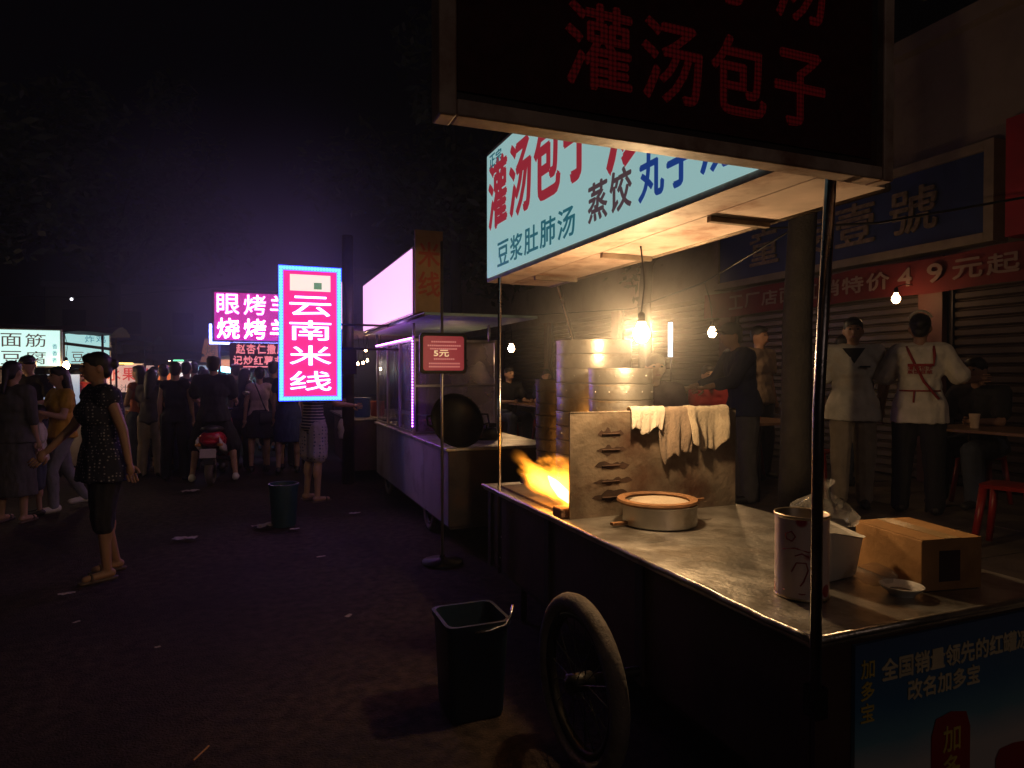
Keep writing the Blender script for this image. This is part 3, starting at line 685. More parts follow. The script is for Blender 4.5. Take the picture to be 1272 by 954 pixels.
def litter(label, x, y, w, l, rz, seed, cat='litter'):
    m_ = MB(); M = Matrix.Translation((x, y, 0.012)) @ Matrix.Rotation(rz, 4, 'Z'); gr = []
    for j in range(6):
        gr.append([M @ Vector(((i / 7 - 0.5) * w * (1 + 0.25 * mnoise.noise((j, seed, 2))), (j / 5 - 0.5) * l * (1 + 0.25 * mnoise.noise((i, seed, 5))), 0.006 + 0.05 * abs(mnoise.noise((i * 0.6, j * 0.6, seed))) * min(w, l) * 6)) for i in range(8)])
    m_.quadsheet(gr); o = m_.build('paper_scrap', litter_m, None, False); tag(o, label, cat)
def gp(px, py):
    d = 820 * 1.5 / (py - 465.0); lat = (px - 636) / 820 * d
    return 0.3697 * d + 0.929 * lat, 0.929 * d - 0.3697 * lat
for i, (px, py, w, l, rz, lb) in enumerate([
        (235, 612, .2, .12, .3, 'pale crumpled paper on the road behind the scooter'),
        (228, 672, .2, .1, -.2, 'flat grey card scrap on the road by itself'),
        (328, 656, .2, .13, .5, 'torn white plastic scrap at the foot of the dark drum'),
        (365, 660, .09, .04, .1, 'tiny white scrap just past the dark drum'),
        (80, 742, .10, .05, .2, 'small white cross shaped scrap near the woman in sandals'),
        (92, 778, .04, .02, .6, 'tiny orange peel scrap on bare asphalt'),
        (398, 695, .07, .03, .2, 'thin pale straw wrapper on the road'),
        (432, 770, .05, .03, .9, 'tiny pale scrap along a crack in the asphalt'),
        (193, 810, .03, .02, .2, 'tiny pale crumb on the asphalt in the open'),
        (440, 640, .12, .05, .1, 'flattened pink tissue beside the white cart')]):
    x, y = gp(px, py); litter(lb, x, y, w, l, rz, i * 3.7)
x, y = gp(245, 944); tag(MB().tube([(x - 0.02, y - 0.04, 0.012), (x + 0.03, y + 0.04, 0.016)], 0.0035, 6).build('skewer_stick', wood), 'single bamboo skewer lying on the asphalt', 'stick')

# ================================================================== NOODLE CART behind
c2 = thing('noodle_cart', 'white noodle cart with a glazed cabinet and purple edge lights', 'food cart', (2.03, 7.1, 0))
wht = mat('dirty_white_panel', (0.42, 0.38, 0.38), 0.55, 0, 0.12, 3, 0.1, (0.2, 0.15, 0.13), 0.45, 2)
for i in range(4):
    MB().b2(1.57, 1.585, 5.42 + i * 0.85, 6.262 + i * 0.85, 0.2, 0.845).build('side_panel', wht, c2)
MB().b2(1.57, 2.5, 5.4, 5.415, 0.2, 0.845).build('end_panel', dark_metal, c2)
MB().b2(1.57, 2.5, 8.805, 8.82, 0.2, 0.845).build('end_panel', wht, c2)
MB().b2(1.59, 2.5, 5.43, 8.8, 0.17, 0.2).build('floor_panel', dark_metal, c2)
MB().b2(1.54, 2.54, 5.37, 8.84, 0.846, 0.872).build('counter_top', steel, c2, bevel=0.004)
wheel(c2, (1.62, 8.2, 0.2), 0.2, 0.03); wheel(c2, (2.45, 8.2, 0.2), 0.2, 0.03); wheel(c2, (1.62, 6.2, 0.2), 0.2, 0.03)
alu = mat('aluminium_frame', (0.5, 0.46, 0.42), 0.35, 0.9)
ys = (6.73, 7.42, 8.11, 8.8)
for y in ys:
    MB().b2(1.57, 1.6, y - 0.015, y + 0.015, 0.873, 1.87).build('cabinet_post', alu, c2)
    if y in (6.73, 8.8): MB().b2(2.47, 2.5, y - 0.015, y + 0.015, 0.873, 1.87).build('cabinet_post', alu, c2)
for z in (0.89, 1.38, 1.855):
    MB().b2(1.601, 2.469, 6.72, 6.742, z - 0.012, z + 0.012).build('cabinet_rail', alu, c2)
    if z != 1.38: MB().b2(1.575, 1.597, 6.746, 8.784, z - 0.012, z + 0.012).build('cabinet_rail', alu, c2)
for z0, z1 in ((0.903, 1.367), (1.393, 1.842)):
    MB().b2(1.602, 2.468, 6.729, 6.733, z0, z1).build('pane', glassm, c2)
for i in range(3):
    MB().b2(1.584, 1.588, ys[i] + 0.016, ys[i + 1] - 0.016, 0.903, 1.842).build('pane', pane('side_sheet', (0.4, 0.36, 0.42), 0.35), c2)
MB().b2(2.482, 2.486, 6.746, 8.784, 0.903, 1.842).build('back_sheet', mat('tan_back_sheet', (0.35, 0.3, 0.24), 0.7), c2)
MB().b2(1.45, 2.55, 5.75, 9.0, 2.03, 2.055).build('awning', mat('awning_sheet', (0.35, 0.5, 0.5), 0.6), c2)
MB().tube([(1.45, 5.75, 2.03), (1.45, 9.0, 2.03)], 0.014, 6).build('awning_rail', alu, c2, True)
for y in (5.8, 8.95):
    MB().tube([(1.6 if y > 8 else 2.4, y if y > 8 else 6.7, 1.85), (1.6 if y > 8 else 2.4, y if y > 8 else 6.7, 2.03)], 0.015, 6).build('awning_post', alu, c2, True)
MB().tube([(1.585, 6.73, 1.86), (1.585, 6.73, 2.03)], 0.015, 6).build('awning_post', alu, c2, True)
purple = emit('purple_led', (0.36, 0.08, 1.0), 30.0)
def leds(p0, p1, n_, m, parent, r=0.008, name='edge_lights'):
    q = MB()
    for i in range(n_): q.ell(Vector(p0).lerp(Vector(p1), (i + .5) / n_), (r, r, r), 6, 4)
    return struct(q.build(name, m, parent, True), 'stuff')
leds((1.56, 6.70, 0.95), (1.56, 6.70, 1.86), 30, purple, c2)
leds((1.56, 6.72, 1.875), (1.56, 8.8, 1.875), 50, emit('violet_led', (0.70, 0.15, 1.0), 20.0), c2)
bulb('small warm bulb inside the noodle cart cabinet', (2.2, 7.3, 1.68), bulb_s, 0.025, (2.2, 7.3, 1.86))
# goods inside the cabinet
for i, (x, y, r_, h, cl, lb) in enumerate(((1.85, 7.1, .13, .12, (.5, .12, .06), 'red basin'), (2.2, 7.0, .12, .1, (.5, .42, .3), 'pale basin'), (1.9, 7.7, .15, .14, (.1, .2, .35), 'blue basin'), (1.85, 8.3, .13, .12, (.45, .35, .1), 'yellow basin'))):
    tag(MB().lathe([(0.001, 0), (r_ * .7, 0), (r_, h), (r_ * 1.08, h), (r_ * .66, 0.02), (0.001, 0.015)], (x, y, 0.873), 20).build('basin', mat('basin_%d' % i, cl, 0.4), None, 'auto'), lb + ' of ingredients inside the glazed cabinet', 'basin')
# pink light box and tan board over the noodle cart
pk = thing('lightbox_sign', 'glaring pink white light box over the noodle cart awning', 'sign', (1.45, 7.7, 2.06))
MB().b2(1.455, 1.56, 6.22, 9.15, 2.07, 2.72).build('box', alu, pk)
MB().b2(1.447, 1.454, 6.24, 9.13, 2.09, 2.70).build('face', emit('pink_lit_sheet', (1.0, 0.50, 0.95), 1.35), pk)
tb = thing('painted_board', 'narrow tan board with red noodle characters standing on the awning', 'sign', (1.52, 5.95, 2.06))
MB().b2(1.41, 1.67, 5.93, 5.955, 2.06, 2.82).build('board', mat('tan_board', (0.45, 0.27, 0.12), 0.6), tb)
for i, ch in enumerate('米线'):
    text('character', ch, (1.54, 5.927, 2.6 - i * 0.27), XR, ZU, 0.2, 0.22, mat('board_red', (0.5, 0.1, 0.05), 0.6), tb, 0.003, 0.015)
# menu sign on a pole
mn = thing('menu_sign', 'small maroon menu board with rounded dark frame on a thin pole', 'sign', (1.42, 5.05, 0))
def rrect(cx, cz, hw, hh, rad, y):
    out = []
    for qx, qz, a0 in ((1, 1, 0), (-1, 1, 90), (-1, -1, 180), (1, -1, 270)):
        for i in range(5): a = R(a0 + 22.5 * i); out.append(Vector((cx + qx * (hw - rad) + rad * math.cos(a), y, cz + qz * (hh - rad) + rad * math.sin(a))))
    return out
MB().rings([rrect(1.42, 1.665, .185, .155, .03, 5.06), rrect(1.42, 1.665, .19, .16, .03, 5.05), rrect(1.42, 1.665, .19, .16, .03, 5.025), rrect(1.42, 1.665, .172, .142, .025, 5.02)]).build('frame', black_metal, mn, 'auto')
MB().rings([rrect(1.42, 1.665, .165, .135, .02, 5.0185), rrect(1.42, 1.665, .165, .135, .02, 5.0165)]).build('face', emit('maroon_face', (0.45, 0.03, 0.07), 0.28, (0.35, 0.03, 0.05)), mn)
pl = emit('menu_print', (0.9, 0.3, 0.28), 0.45)  # print lightened by a glow put into its material
for i, (z, w_) in enumerate(((1.755, .2), (1.725, .26), (1.70, .22), (1.62, .16), (1.585, .24), (1.56, .24))):
    q = MB()
    x = 1.42 - w_ / 2
    while x < 1.42 + w_ / 2:
        q.b2(x, x + 0.012, 5.0145, 5.0162, z - 0.006, z + 0.006); x += 0.017
    q.build('print_line', pl, mn)
text('price', '5元', (1.40, 5.0155, 1.665), XR, ZU, 0.12, 0.05, emit('price_glow', (1.0, 0.7, 0.4), 0.7), mn, 0.001, 0.02)
MB().tube([(1.42, 5.07, 0.0), (1.42, 5.07, 2.55)], 0.012, 8).build('pole', alu, mn, True)
MB().lathe([(0.16, 0), (0.16, 0.02), (0.03, 0.035), (0.02, 0.06)], (1.42, 5.07, 0), 20).build('foot', black_metal, mn, True)
# wok leaning on the cart end
wk = thing('iron_wok', 'black iron wok propped on its edge at the end of the noodle cart', 'wok', (1.66, 5.55, 0.875))
Mw = Matrix.Translation((1.68, 5.5, 1.10)) @ Matrix.Rotation(R(8), 4, 'Z') @ Matrix.Rotation(R(68), 4, 'X')
prof = [(0.001, -0.11)] + [(0.245 * math.sin(a), -0.11 * math.cos(a)) for a in [PI / 2 * i / 8 for i in range(1, 9)]] + [(0.25, 0.004), (0.24, 0.004)] + [(0.236 * math.sin(a), -0.104 * math.cos(a)) for a in [PI / 2 * i / 8 for i in range(8, 0, -1)]] + [(0.001, -0.104)]
w_ = MB(); w_.lathe(prof, (0, 0, 0), 36); w_.v = [Mw @ v for v in w_.v]; w_.build('bowl', black_metal, wk, True)
for s_ in (-1, 1):
    w_ = MB(); w_.tube([(s_ * 0.24, -0.05, 0), (s_ * 0.29, -0.04, 0.02), (s_ * 0.29, 0.04, 0.02), (s_ * 0.24, 0.05, 0)], 0.009, 6); w_.v = [Mw @ v for v in w_.v]; w_.build('handle', black_metal, wk, True)
gs = thing('gas_burner', 'low black gas burner on the noodle cart counter behind the wok', 'burner', (2.1, 6.1, 0.873))
MB().lathe([(0.16, 0), (0.17, 0.02), (0.15, 0.1), (0.12, 0.11), (0.001, 0.1)], (2.1, 6.1, 0.873), 20).build('body', black_metal, gs, True)
for k in range(4):
    a = k * PI / 2; MB().box((2.1 + math.cos(a) * 0.12, 6.1 + math.sin(a) * 0.12, 1.0), (0.08, 0.015, 0.04), a).build('pan_support', black_metal, gs)

# neon noodle sign 云南米线
ne = thing('neon_sign', 'upright neon noodle sign with blue diode border and glowing red field', 'sign', (0.6, 7.29, 1.2))
MB().b2(0.285, 0.925, 7.30, 7.38, 1.22, 2.64).build('case', dark_metal, ne)
MB().b2(0.335, 0.875, 7.292, 7.299, 1.27, 2.59).build('red_field', emit('red_field', (1.0, 0.03, 0.28), 0.95), ne)
nw = emit('neon_white', (1.0, 0.50, 0.90), 7.0)
for ch, z in (('云', 2.22), ('南', 1.965), ('米', 1.70), ('线', 1.43)):
    text('character', ch, (0.605, 7.286, z), XR, ZU, 0.42, 0.205, nw, ne, 0.01, 0.0)
MB().b2(0.40, 0.81, 7.285, 7.291, 2.38, 2.55).build('emblem_panel', emit('emblem', (1.0, 0.85, 0.75), 1.0), ne)
MB().b2(0.64, 0.72, 7.279, 7.284, 2.40, 2.47).build('emblem_square', emit('emblem_green', (0.25, 0.5, 0.3), 0.5), ne)
bl = emit('blue_led', (0.03, 0.32, 1.0), 9.0)
MB().b2(0.287, 0.332, 7.290, 7.2985, 1.222, 2.638).build('border', emit('blue_strip', (0.02, 0.055, 1.0), 12.0), ne)
MB().b2(0.878, 0.923, 7.290, 7.2985, 1.222, 2.638).build('border', MATS['blue_strip'], ne)
MB().b2(0.334, 0.876, 7.290, 7.2985, 1.222, 1.267).build('border', MATS['blue_strip'], ne)
MB().b2(0.334, 0.876, 7.290, 7.2985, 2.593, 2.638).build('border', MATS['blue_strip'], ne)
q = MB()
for i in range(46):
    z = 1.245 + i * 1.37 / 45
    for x in (0.31, 0.90): q.ell((x, 7.285, z), (0.013, 0.01, 0.011), 6, 4)
for i in range(18):
    x = 0.34 + i * 0.53 / 17
    for z in (1.245, 2.615): q.ell((x, 7.285, z), (0.011, 0.01, 0.013), 6, 4)
struct(q.build('diode_dots', bl, ne, True), 'stuff')
MB().tube([(0.9, 7.34, 2.04), (1.45, 7.34, 2.04)], 0.014, 6).build('arm', dark_metal, ne, True)
MB().tube([(0.9, 7.34, 1.78), (1.575, 7.42, 1.78)], 0.014, 6).build('arm', dark_metal, ne, True)
up_t = thing('utility_post', 'thick dark post rising between the two pink light boxes', 'post', (1.26, 9.3, 0))
MB().tube([(1.26, 9.26, 0), (1.26, 9.26, 3.4)], [0.085, 0.075], 12).build('shaft', dark_metal, up_t, True)
MB().b2(1.16, 1.36, 9.16, 9.18, 1.5, 1.85).build('switch_box', black_metal, up_t)

# ------------------------------------------------------------------ third stall behind the neon
c3 = thing('snack_stall', 'cluttered snack stall beyond the noodle cart with a white shaded lamp', 'stall', (1.9, 10.3, 0))
MB().b2(1.35, 2.4, 9.35, 11.6, 0.15, 0.86).build('body', side_m, c3)
MB().b2(1.28, 2.45, 9.3, 11.65, 0.862, 0.89).build('counter_top', steel, c3)
for x, y in ((1.33, 9.36), (2.4, 9.36), (1.33, 11.6), (2.4, 11.6)): MB().tube([(x, y, 0.89), (x, y, 2.1)], 0.018, 6).build('post', dark_metal, c3, True)
MB().b2(1.2, 2.5, 9.25, 11.7, 2.1, 2.13).build('awning', mat('purple_tarp', (0.2, 0.1, 0.25), 0.8), c3)
pk3 = thing('lightbox_sign', 'far pink light box over the snack stall next to the neon', 'sign', (1.2, 10.2, 2.14))
MB().b2(1.25, 1.33, 9.45, 11.4, 2.135, 2.85).build('box', alu, pk3)
MB().b2(1.243, 1.249, 9.47, 11.38, 2.15, 2.83).build('face', MATS['pink_lit_sheet'], pk3)
lp = thing('shaded_lamp', 'small lamp with a glowing white cone shade over the snack stall', 'lamp', (1.33, 9.7, 1.5))
MB().lathe([(0.075, 0.20), (0.11, 0.0)], (1.33, 9.7, 1.5), 20).build('lamp_shade', emit('shade_glow', (1.0, 0.85, 0.72), 2.6), lp, True)
MB().tube([(1.33, 9.7, 1.7), (1.33, 9.7, 2.1)], 0.006, 6).build('cord', black_metal, lp, True)
for i, (x, y, z) in enumerate(((1.62, 10.0, 1.86), (1.55, 10.3, 1.66), (1.66, 10.5, 1.68), (1.76, 10.7, 1.72), (1.86, 10.1, 1.58))):
    bulb('tiny warm bulb strung under the snack stall awning', (x, y, z), bulb_s, 0.018, (x, y, 2.1), 'bulbs strung under the snack stall awning')
for i, (x, y, r_, h, cl, lb) in enumerate(((1.5, 9.6, .12, .26, (.05, .1, .3), 'blue pot standing on the snack stall counter'), (1.75, 9.75, .1, .2, (.5, .1, .05), 'red pot standing on the snack stall counter'), (1.5, 10.3, .14, .2, (.5, .45, .4), 'pale tub standing on the snack stall counter'))):
    tag(MB().lathe([(0.001, 0), (r_ * .9, 0), (r_, 0.02), (r_, h), (r_ * 1.06, h), (r_ * 1.06, h + .015), (r_ * .9, h + .01), (r_ * .85, .03), (0.001, .03)], (x, y, 0.89), 20).build('pot', mat('pot_%d' % i, cl, 0.4), None, 'auto'), lb, 'pot')
bgq = MB(); rg = []
for i in range(8):
    u = i / 7; rad = (0.05 + 0.05 * math.sin(PI * (0.2 + 0.7 * u)))
    rg.append([Vector((1.22 + math.cos(a) * rad * (1 + .3 * mnoise.noise((a, u * 4, 2))), 9.27 + math.sin(a) * rad * .6 * (1 + .3 * mnoise.noise((a, u * 4, 8))), 0.62 + 0.27 * u)) for a in [2 * PI * k / 16 for k in range(16)]])
bgq.rings(rg, True); tag(bgq.build('plastic_bag', mat('grey_bag', (0.5, 0.45, 0.5), 0.5), None, True), 'pale plastic bag hanging on the snack stall corner', 'bag')

# ------------------------------------------------------------------ barbecue neon across the street
nk = thing('neon_sign', 'wide barbecue neon board with two rows of glowing characters and blue edge', 'sign', (0.1, 13.0, 2.0))
MB().b2(-0.62, 0.95, 13.0, 13.12, 2.08, 3.02).build('case', dark_metal, nk)
MB().b2(-0.58, 0.91, 12.992, 12.999, 2.12, 2.98).build('field', emit('crimson_field', (0.9, 0.03, 0.5), 0.8), nk)
nw2 = emit('neon_pink', (1.0, 0.35, 0.85), 9.0)
row('眼烤羊', (0.1, 12.985, 2.77), XR, ZU, 1.35, 0.36, nw2, nk, 0.01, 0.006, fill=0.82)
row('烧烤羊', (0.1, 12.985, 2.33), XR, ZU, 1.35, 0.36, emit('neon_white2', (1.0, 0.65, 0.98), 14.0), nk, 0.01, 0.006, fill=0.82)
MB().b2(-0.66, 0.95, 12.97, 13.0, 2.045, 2.078).build('tube_edge', emit('blue_tube', (0.2, 0.25, 1.0), 25.0), nk)
MB().b2(-0.662, -0.622, 12.97, 13.0, 2.08, 2.40).build('tube_edge', MATS['blue_tube'], nk)
for x in (-0.5, 0.85): MB().tube([(x, 13.06, 0), (x, 13.06, 2.05)], 0.025, 8).build('post', dark_metal, nk, True)
dk = thing('diode_sign', 'red diode board with two lines of snack lettering under the barbecue neon', 'sign', (0.2, 12.6, 1.6))
MB().b2(-0.32, 0.62, 12.6, 12.66, 1.60, 2.06).build('case', mat('dark_red_case', (0.06, 0.005, 0.01), 0.5), dk)
rd = emit('red_diode', (1.0, 0.25, 0.3), 1.4)
row('赵杏仁撒尿', (0.2, 12.594, 1.95), XR, ZU, 0.85, 0.17, rd, dk, 0.004, 0.015)
row('记炒红薯丸', (0.15, 12.594, 1.75), XR, ZU, 0.85, 0.15, rd, dk, 0.004, 0.015)
MB().b2(-0.1, 0.4, 12.593, 12.599, 1.625, 1.645).build('diode_bar', rd, dk)
for x in (-0.28, 0.58): MB().tube([(x, 12.68, 0.0), (x, 12.68, 2.1)], 0.015, 6).build('post', dark_metal, dk, True)
cy = thing('tube_light', 'short cyan white tube light below the red diode board', 'light', (-0.4, 13.6, 1.5))
MB().tube([(-0.62, 13.6, 1.62), (-0.2, 13.6, 1.56)], 0.05, 8).build('tube', emit('cyan_glow', (0.25, 0.85, 1.0), 18.0), cy, True)
MB().tube([(-0.4, 13.66, 0), (-0.4, 13.66, 1.6)], 0.02, 6).build('stand', dark_metal, cy, True)

# ------------------------------------------------------------------ stalls on the left
def stall(label, x, y, w, hz, tarp, group='snack stalls on the far side'):
    t = thing('market_stall', label, 'stall', (x, y + 0.6, 0), 0, group)
    MB().b2(x - w / 2, x + w / 2, y + 0.05, y + 1.2, 0.12, 0.86).build('body', wht, t)
    MB().b2(x - w / 2 - .05, x + w / 2 + .05, y, y + 1.25, 0.862, 0.9).build('counter_top', steel, t)
    for sx in (-1, 1):
        for yy in (y + 0.08, y + 1.18): MB().tube([(x + sx * (w / 2 - .03), yy, 0.0), (x + sx * (w / 2 - .03), yy, hz)], 0.018, 6).build('post', dark_metal, t, True)
    gr = []
    for j in range(5):
        gr.append([(x + (i / 10 - .5) * (w + .3), y - 0.25 + 1.7 * j / 4, hz + 0.02 + 0.14 * math.sin(PI * j / 4) + 0.02 * math.sin(i * 1.7 + j)) for i in range(11)])
    MB().quadsheet(gr).build('tarpaulin', tarp, t, True)
    return t
tarp = mat('dark_tarp', (0.05, 0.045, 0.05), 0.8); tarp2 = mat('blue_tarp', (0.03, 0.06, 0.12), 0.8)
litA = emit('mint_lit_sheet', (0.62, 0.95, 0.88), 1.1); brownl = emit('brown_sign_letter', (0.09, 0.055, 0.05), 0.9)
stall('snack stall beneath the mint light box', -3.0, 11.6, 1.9, 2.1, tarp)
sA = thing('lightbox_sign', 'mint white light box with six brown characters on the snack stall', 'sign', (-3.05, 11.35, 1.6))
MB().b2(-3.85, -2.52, 11.28, 11.36, 1.60, 2.15).build('box', alu, sA)
MB().b2(-3.83, -2.54, 11.272, 11.279, 1.62, 2.13).build('face', litA, sA)
row('烤面筋', (-3.12, 11.269, 1.985), XR, ZU, 0.86, 0.19, brownl, sA, 0.002, 0.0)
row('鱼豆腐', (-3.12, 11.269, 1.735), XR, ZU, 0.86, 0.19, brownl, sA, 0.002, 0.0)
MB().b2(-3.36, -3.345, 11.26, 11.2715, 1.6, 2.15).build('divider', dark_metal, sA)
tlm = emit('teal_sign_letter', (0.03, 0.22, 0.3), 0.8)
for z in (1.70, 1.80, 1.90): text('side_print', '香', (-2.6, 11.269, z), XR, ZU, 0.06, 0.07, tlm, sA, 0.002, 0)
for sx in (-3.8, -2.57): MB().tube([(sx, 11.4, 0), (sx, 11.4, 2.15)], 0.016, 6).build('post', dark_metal, sA, True)
sA2 = thing('printed_poster', 'grey poster strip with pale print below the mint light box', 'poster', (-3.5, 11.5, 1.3))
MB().b2(-3.9, -3.2, 11.5, 11.52, 1.22, 1.56).build('sheet', mat('grey_poster', (0.35, 0.32, 0.32), 0.6), sA2)
row('小吃', (-3.5, 11.497, 1.4), XR, ZU, 0.4, 0.15, brownl, sA2, 0.002, 0)
sB2 = thing('lit_poster', 'blue white lit poster with one red character beneath the mint light box', 'poster', (-2.55, 11.5, 1.1))
MB().b2(-2.85, -2.35, 11.5, 11.52, 1.05, 1.50).build('sheet', emit('blue_lit', (0.45, 0.6, 0.85), 0.45), sB2)
text('character', '烤', (-2.62, 11.497, 1.3), XR, ZU, 0.2, 0.2, red_l, sB2, 0.002, 0)
stall('snack stall beneath the tilted teal light box', -2.45, 13.3, 1.5, 2.05, tarp2)
sB = thing('lightbox_sign', 'smaller teal light box crossed by a dark tarpaulin edge', 'sign', (-2.5, 12.95, 1.65))
MB().b2(-2.85, -2.18, 12.9, 12.97, 1.66, 2.2).build('box', alu, sB)
MB().b2(-2.83, -2.2, 12.892, 12.899, 1.68, 2.18).build('face', emit('teal_lit_sheet', (0.45, 0.8, 0.8), 0.9), sB)
row('豆腐', (-2.55, 12.889, 1.79), XR, ZU, 0.42, 0.17, brownl, sB, 0.002, 0)
row('炸鸡', (-2.4, 12.889, 2.09), XR, ZU, 0.32, 0.12, tlm, sB, 0.002, 0)
MB().box((-2.52, 12.87, 1.97), (0.75, 0.02, 0.05), ry=0.13).build('tarp_edge', tarp, sB)
for sx in (-2.82, -2.2): MB().tube([(sx, 13.0, 0), (sx, 13.0, 2.2)], 0.016, 6).build('post', dark_metal, sB, True)
stall('fruit drink stall with the red lettered banner', -1.75, 13.9, 1.5, 1.75, mat('brown_tarp', (0.1, 0.06, 0.05), 0.8))
sC = thing('drink_banner', 'pale banner with big red fruit characters on the drink stall', 'banner', (-1.95, 13.6, 1.2))
MB().b2(-2.42, -1.62, 13.62, 13.64, 1.18, 1.66).build('sheet', emit('pale_pink_lit', (0.8, 0.5, 0.45), 0.6), sC)
row('水果捞', (-2.02, 13.617, 1.50), XR, ZU, 0.7, 0.22, emit('bright_red_letter', (0.6, 0.03, 0.03), 0.7), sC, 0.002, 0.01)
row('果汁奶茶', (-2.02, 13.617, 1.26), XR, ZU, 0.6, 0.11, mat('grey_letter', (0.12, 0.12, 0.14), 0.5), sC, 0.002, 0.0)
MB().b2(-2.3, -1.95, 13.6, 13.62, 1.68, 1.71).build('top_tube', emit('yellow_tube', (1.0, 0.75, 0.2), 2.5), sC)
for sx in (-2.4, -1.64): MB().tube([(sx, 13.66, 0), (sx, 13.66, 1.66)], 0.014, 6).build('post', dark_metal, sC, True)
sD = thing('orange_panel', 'plain orange lit panel next to the fruit banner', 'sign', (-1.5, 13.7, 1.2))
MB().b2(-1.56, -1.36, 13.7, 13.74, 1.38, 1.66).build('sheet', emit('orange_lit', (1.0, 0.22, 0.06), 0.8), sD)
MB().tube([(-1.46, 13.76, 0), (-1.46, 13.76, 1.66)], 0.014, 6).build('post', dark_metal, sD, True)
sE = thing('snack_sign', 'white rounded snack sign with red strokes beside the orange panel', 'sign', (-1.1, 13.9, 1.2))
MB().b2(-1.33, -1.02, 13.9, 13.95, 1.36, 1.74).build('sheet', emit('white_lit', (0.95, 0.85, 0.8), 1.3), sE)
row('小吃', (-1.2, 13.895, 1.6), XR, ZU, 0.22, 0.12, red_l, sE, 0.002, 0); row('奶茶', (-1.2, 13.895, 1.45), XR, ZU, 0.22, 0.12, red_l, sE, 0.002, 0)
MB().b2(-1.33, -1.15, 13.88, 13.9, 1.75, 1.775).build('green_tube', emit('green_tube', (0.2, 1.0, 0.5), 2.0), sE)
MB().tube([(-1.17, 13.97, 0), (-1.17, 13.97, 1.74)], 0.014, 6).build('post', dark_metal, sE, True)
sF = thing('hanging_banner', 'dim orange cloth banner hanging on a pole above the crowd', 'banner', (-1.0, 15.0, 1.8))
MB().add([(-0.95, 15, 1.75), (-0.62, 15, 1.76), (-0.55, 15, 2.22), (-0.85, 15, 2.24), (-0.95, 15.012, 1.75), (-0.62, 15.012, 1.76), (-0.55, 15.012, 2.22), (-0.85, 15.012, 2.24)], [(0, 1, 2, 3), (7, 6, 5, 4), (0, 4, 5, 1), (1, 5, 6, 2), (2, 6, 7, 3), (3, 7, 4, 0)]).build('cloth', emit('orange_cloth', (0.6, 0.18, 0.06), 0.22, (0.5, 0.2, 0.08)), sF)  # glow put into the cloth itself, no lamp behind it
text('character', '烤', (-0.74, 14.996, 2.0), XR, ZU, 0.2, 0.2, brownl, sF, 0.002, 0)
MB().tube([(-0.6, 15.03, 0), (-0.6, 15.03, 2.3)], 0.014, 6).build('pole', dark_metal, sF, True)
sG = thing('lightbox_sign', 'low pale blue light box far behind the crowd', 'sign', (-0.9, 16.5, 1.3))
MB().b2(-1.6, -0.75, 16.5, 16.58, 1.32, 1.72).build('box', alu, sG)
MB().b2(-1.58, -0.77, 16.492, 16.499, 1.34, 1.70).build('face', emit('pale_blue_lit', (0.5, 0.62, 0.85), 0.7), sG)
for sx in (-1.55, -0.8): MB().tube([(sx, 16.6, 0), (sx, 16.6, 1.7)], 0.016, 6).build('post', dark_metal, sG, True)
stall('dim stall at the back of the market street', -1.2, 17.0, 2.0, 1.9, tarp)
bulb('bare warm bulb hanging left of the man in black cap', (-3.7, 10.2, 1.28), bulb_s, 0.045, (-3.7, 11.35, 2.15))
bulb('bare warm bulb at the corner of the mint light box', (-2.45, 11.2, 1.62), bulb_s, 0.045, (-2.5, 11.35, 2.1))
bulb('bare warm bulb before the fruit banner', (-2.42, 13.2, 1.48), bulb_s, 0.04, (-2.5, 13.3, 2.05))
rn = thing('neon_ring', 'small red neon squiggle next to the fruit banner', 'sign', (-2.5, 13.2, 1.7))
MB().tube([(-2.52 + 0.07 * math.cos(a), 13.2, 1.68 + 0.06 * math.sin(a)) for a in [2 * PI * i / 14 for i in range(13)]], 0.014, 6).tube([(-2.6, 13.2, 1.56), (-2.44, 13.2, 1.58)], 0.014, 6).build('tube', emit('red_neon', (1.0, 0.04, 0.05), 3.0), rn, True)
MB().tube([(-2.52, 13.22, 0), (-2.52, 13.22, 1.75)], 0.012, 6).build('pole', dark_metal, rn, True)
for i, (x, y, z, cl, lb) in enumerate(((-0.35, 18.5, 1.7, (1, .7, .4), 'far warm bulb over the heads behind the cyan tube'), (0.25, 20, 1.85, (1, .8, .6), 'far pale bulb beneath the red diode board'), (-1.9, 19, 1.9, (1, .6, .3), 'far warm bulb past the pale blue light box'), (0.9, 17, 1.75, (1, .5, .7), 'far pink bulb behind the blue dress'), (-2.9, 17.5, 1.75, (1, .75, .5), 'far bulb between the fruit banner and the dark tree'))):
    bulb(lb, (x, y, z), emit('far_bulb_%d' % i, cl, 60.0), 0.05, (x, y, z + 0.9))
for i, (x, y, w, z0, z1, cl, lb) in enumerate(((0.35, 19.0, 0.8, 1.25, 1.75, (.9, .6, .85), 'far pale pink light box at the back of the lane'), (-0.55, 21.0, 0.7, 1.5, 1.95, (.9, .35, .2), 'far orange light box at the back of the lane'), (-3.1, 20.0, 1.0, 1.3, 1.8, (.9, .5, .3), 'far amber light box in front of the dark tree'))):
    t_ = thing('lightbox_sign', lb, 'sign', (x, y, z0)); MB().b2(x - w / 2, x + w / 2, y, y + 0.08, z0, z1).build('box', alu, t_); MB().b2(x - w / 2 + .02, x + w / 2 - .02, y - .006, y - .001, z0 + .02, z1 - .02).build('face', emit('far_sheet_%d' % i, cl, 1.1), t_)
    MB().tube([(x, y + .1, 0), (x, y + .1, z1)], .02, 6).build('post', dark_metal, t_, True)
wl = thing('street_wire', 'thin wire with one tiny lit lamp hanging over the market', 'wire', (-4, 18, 3))
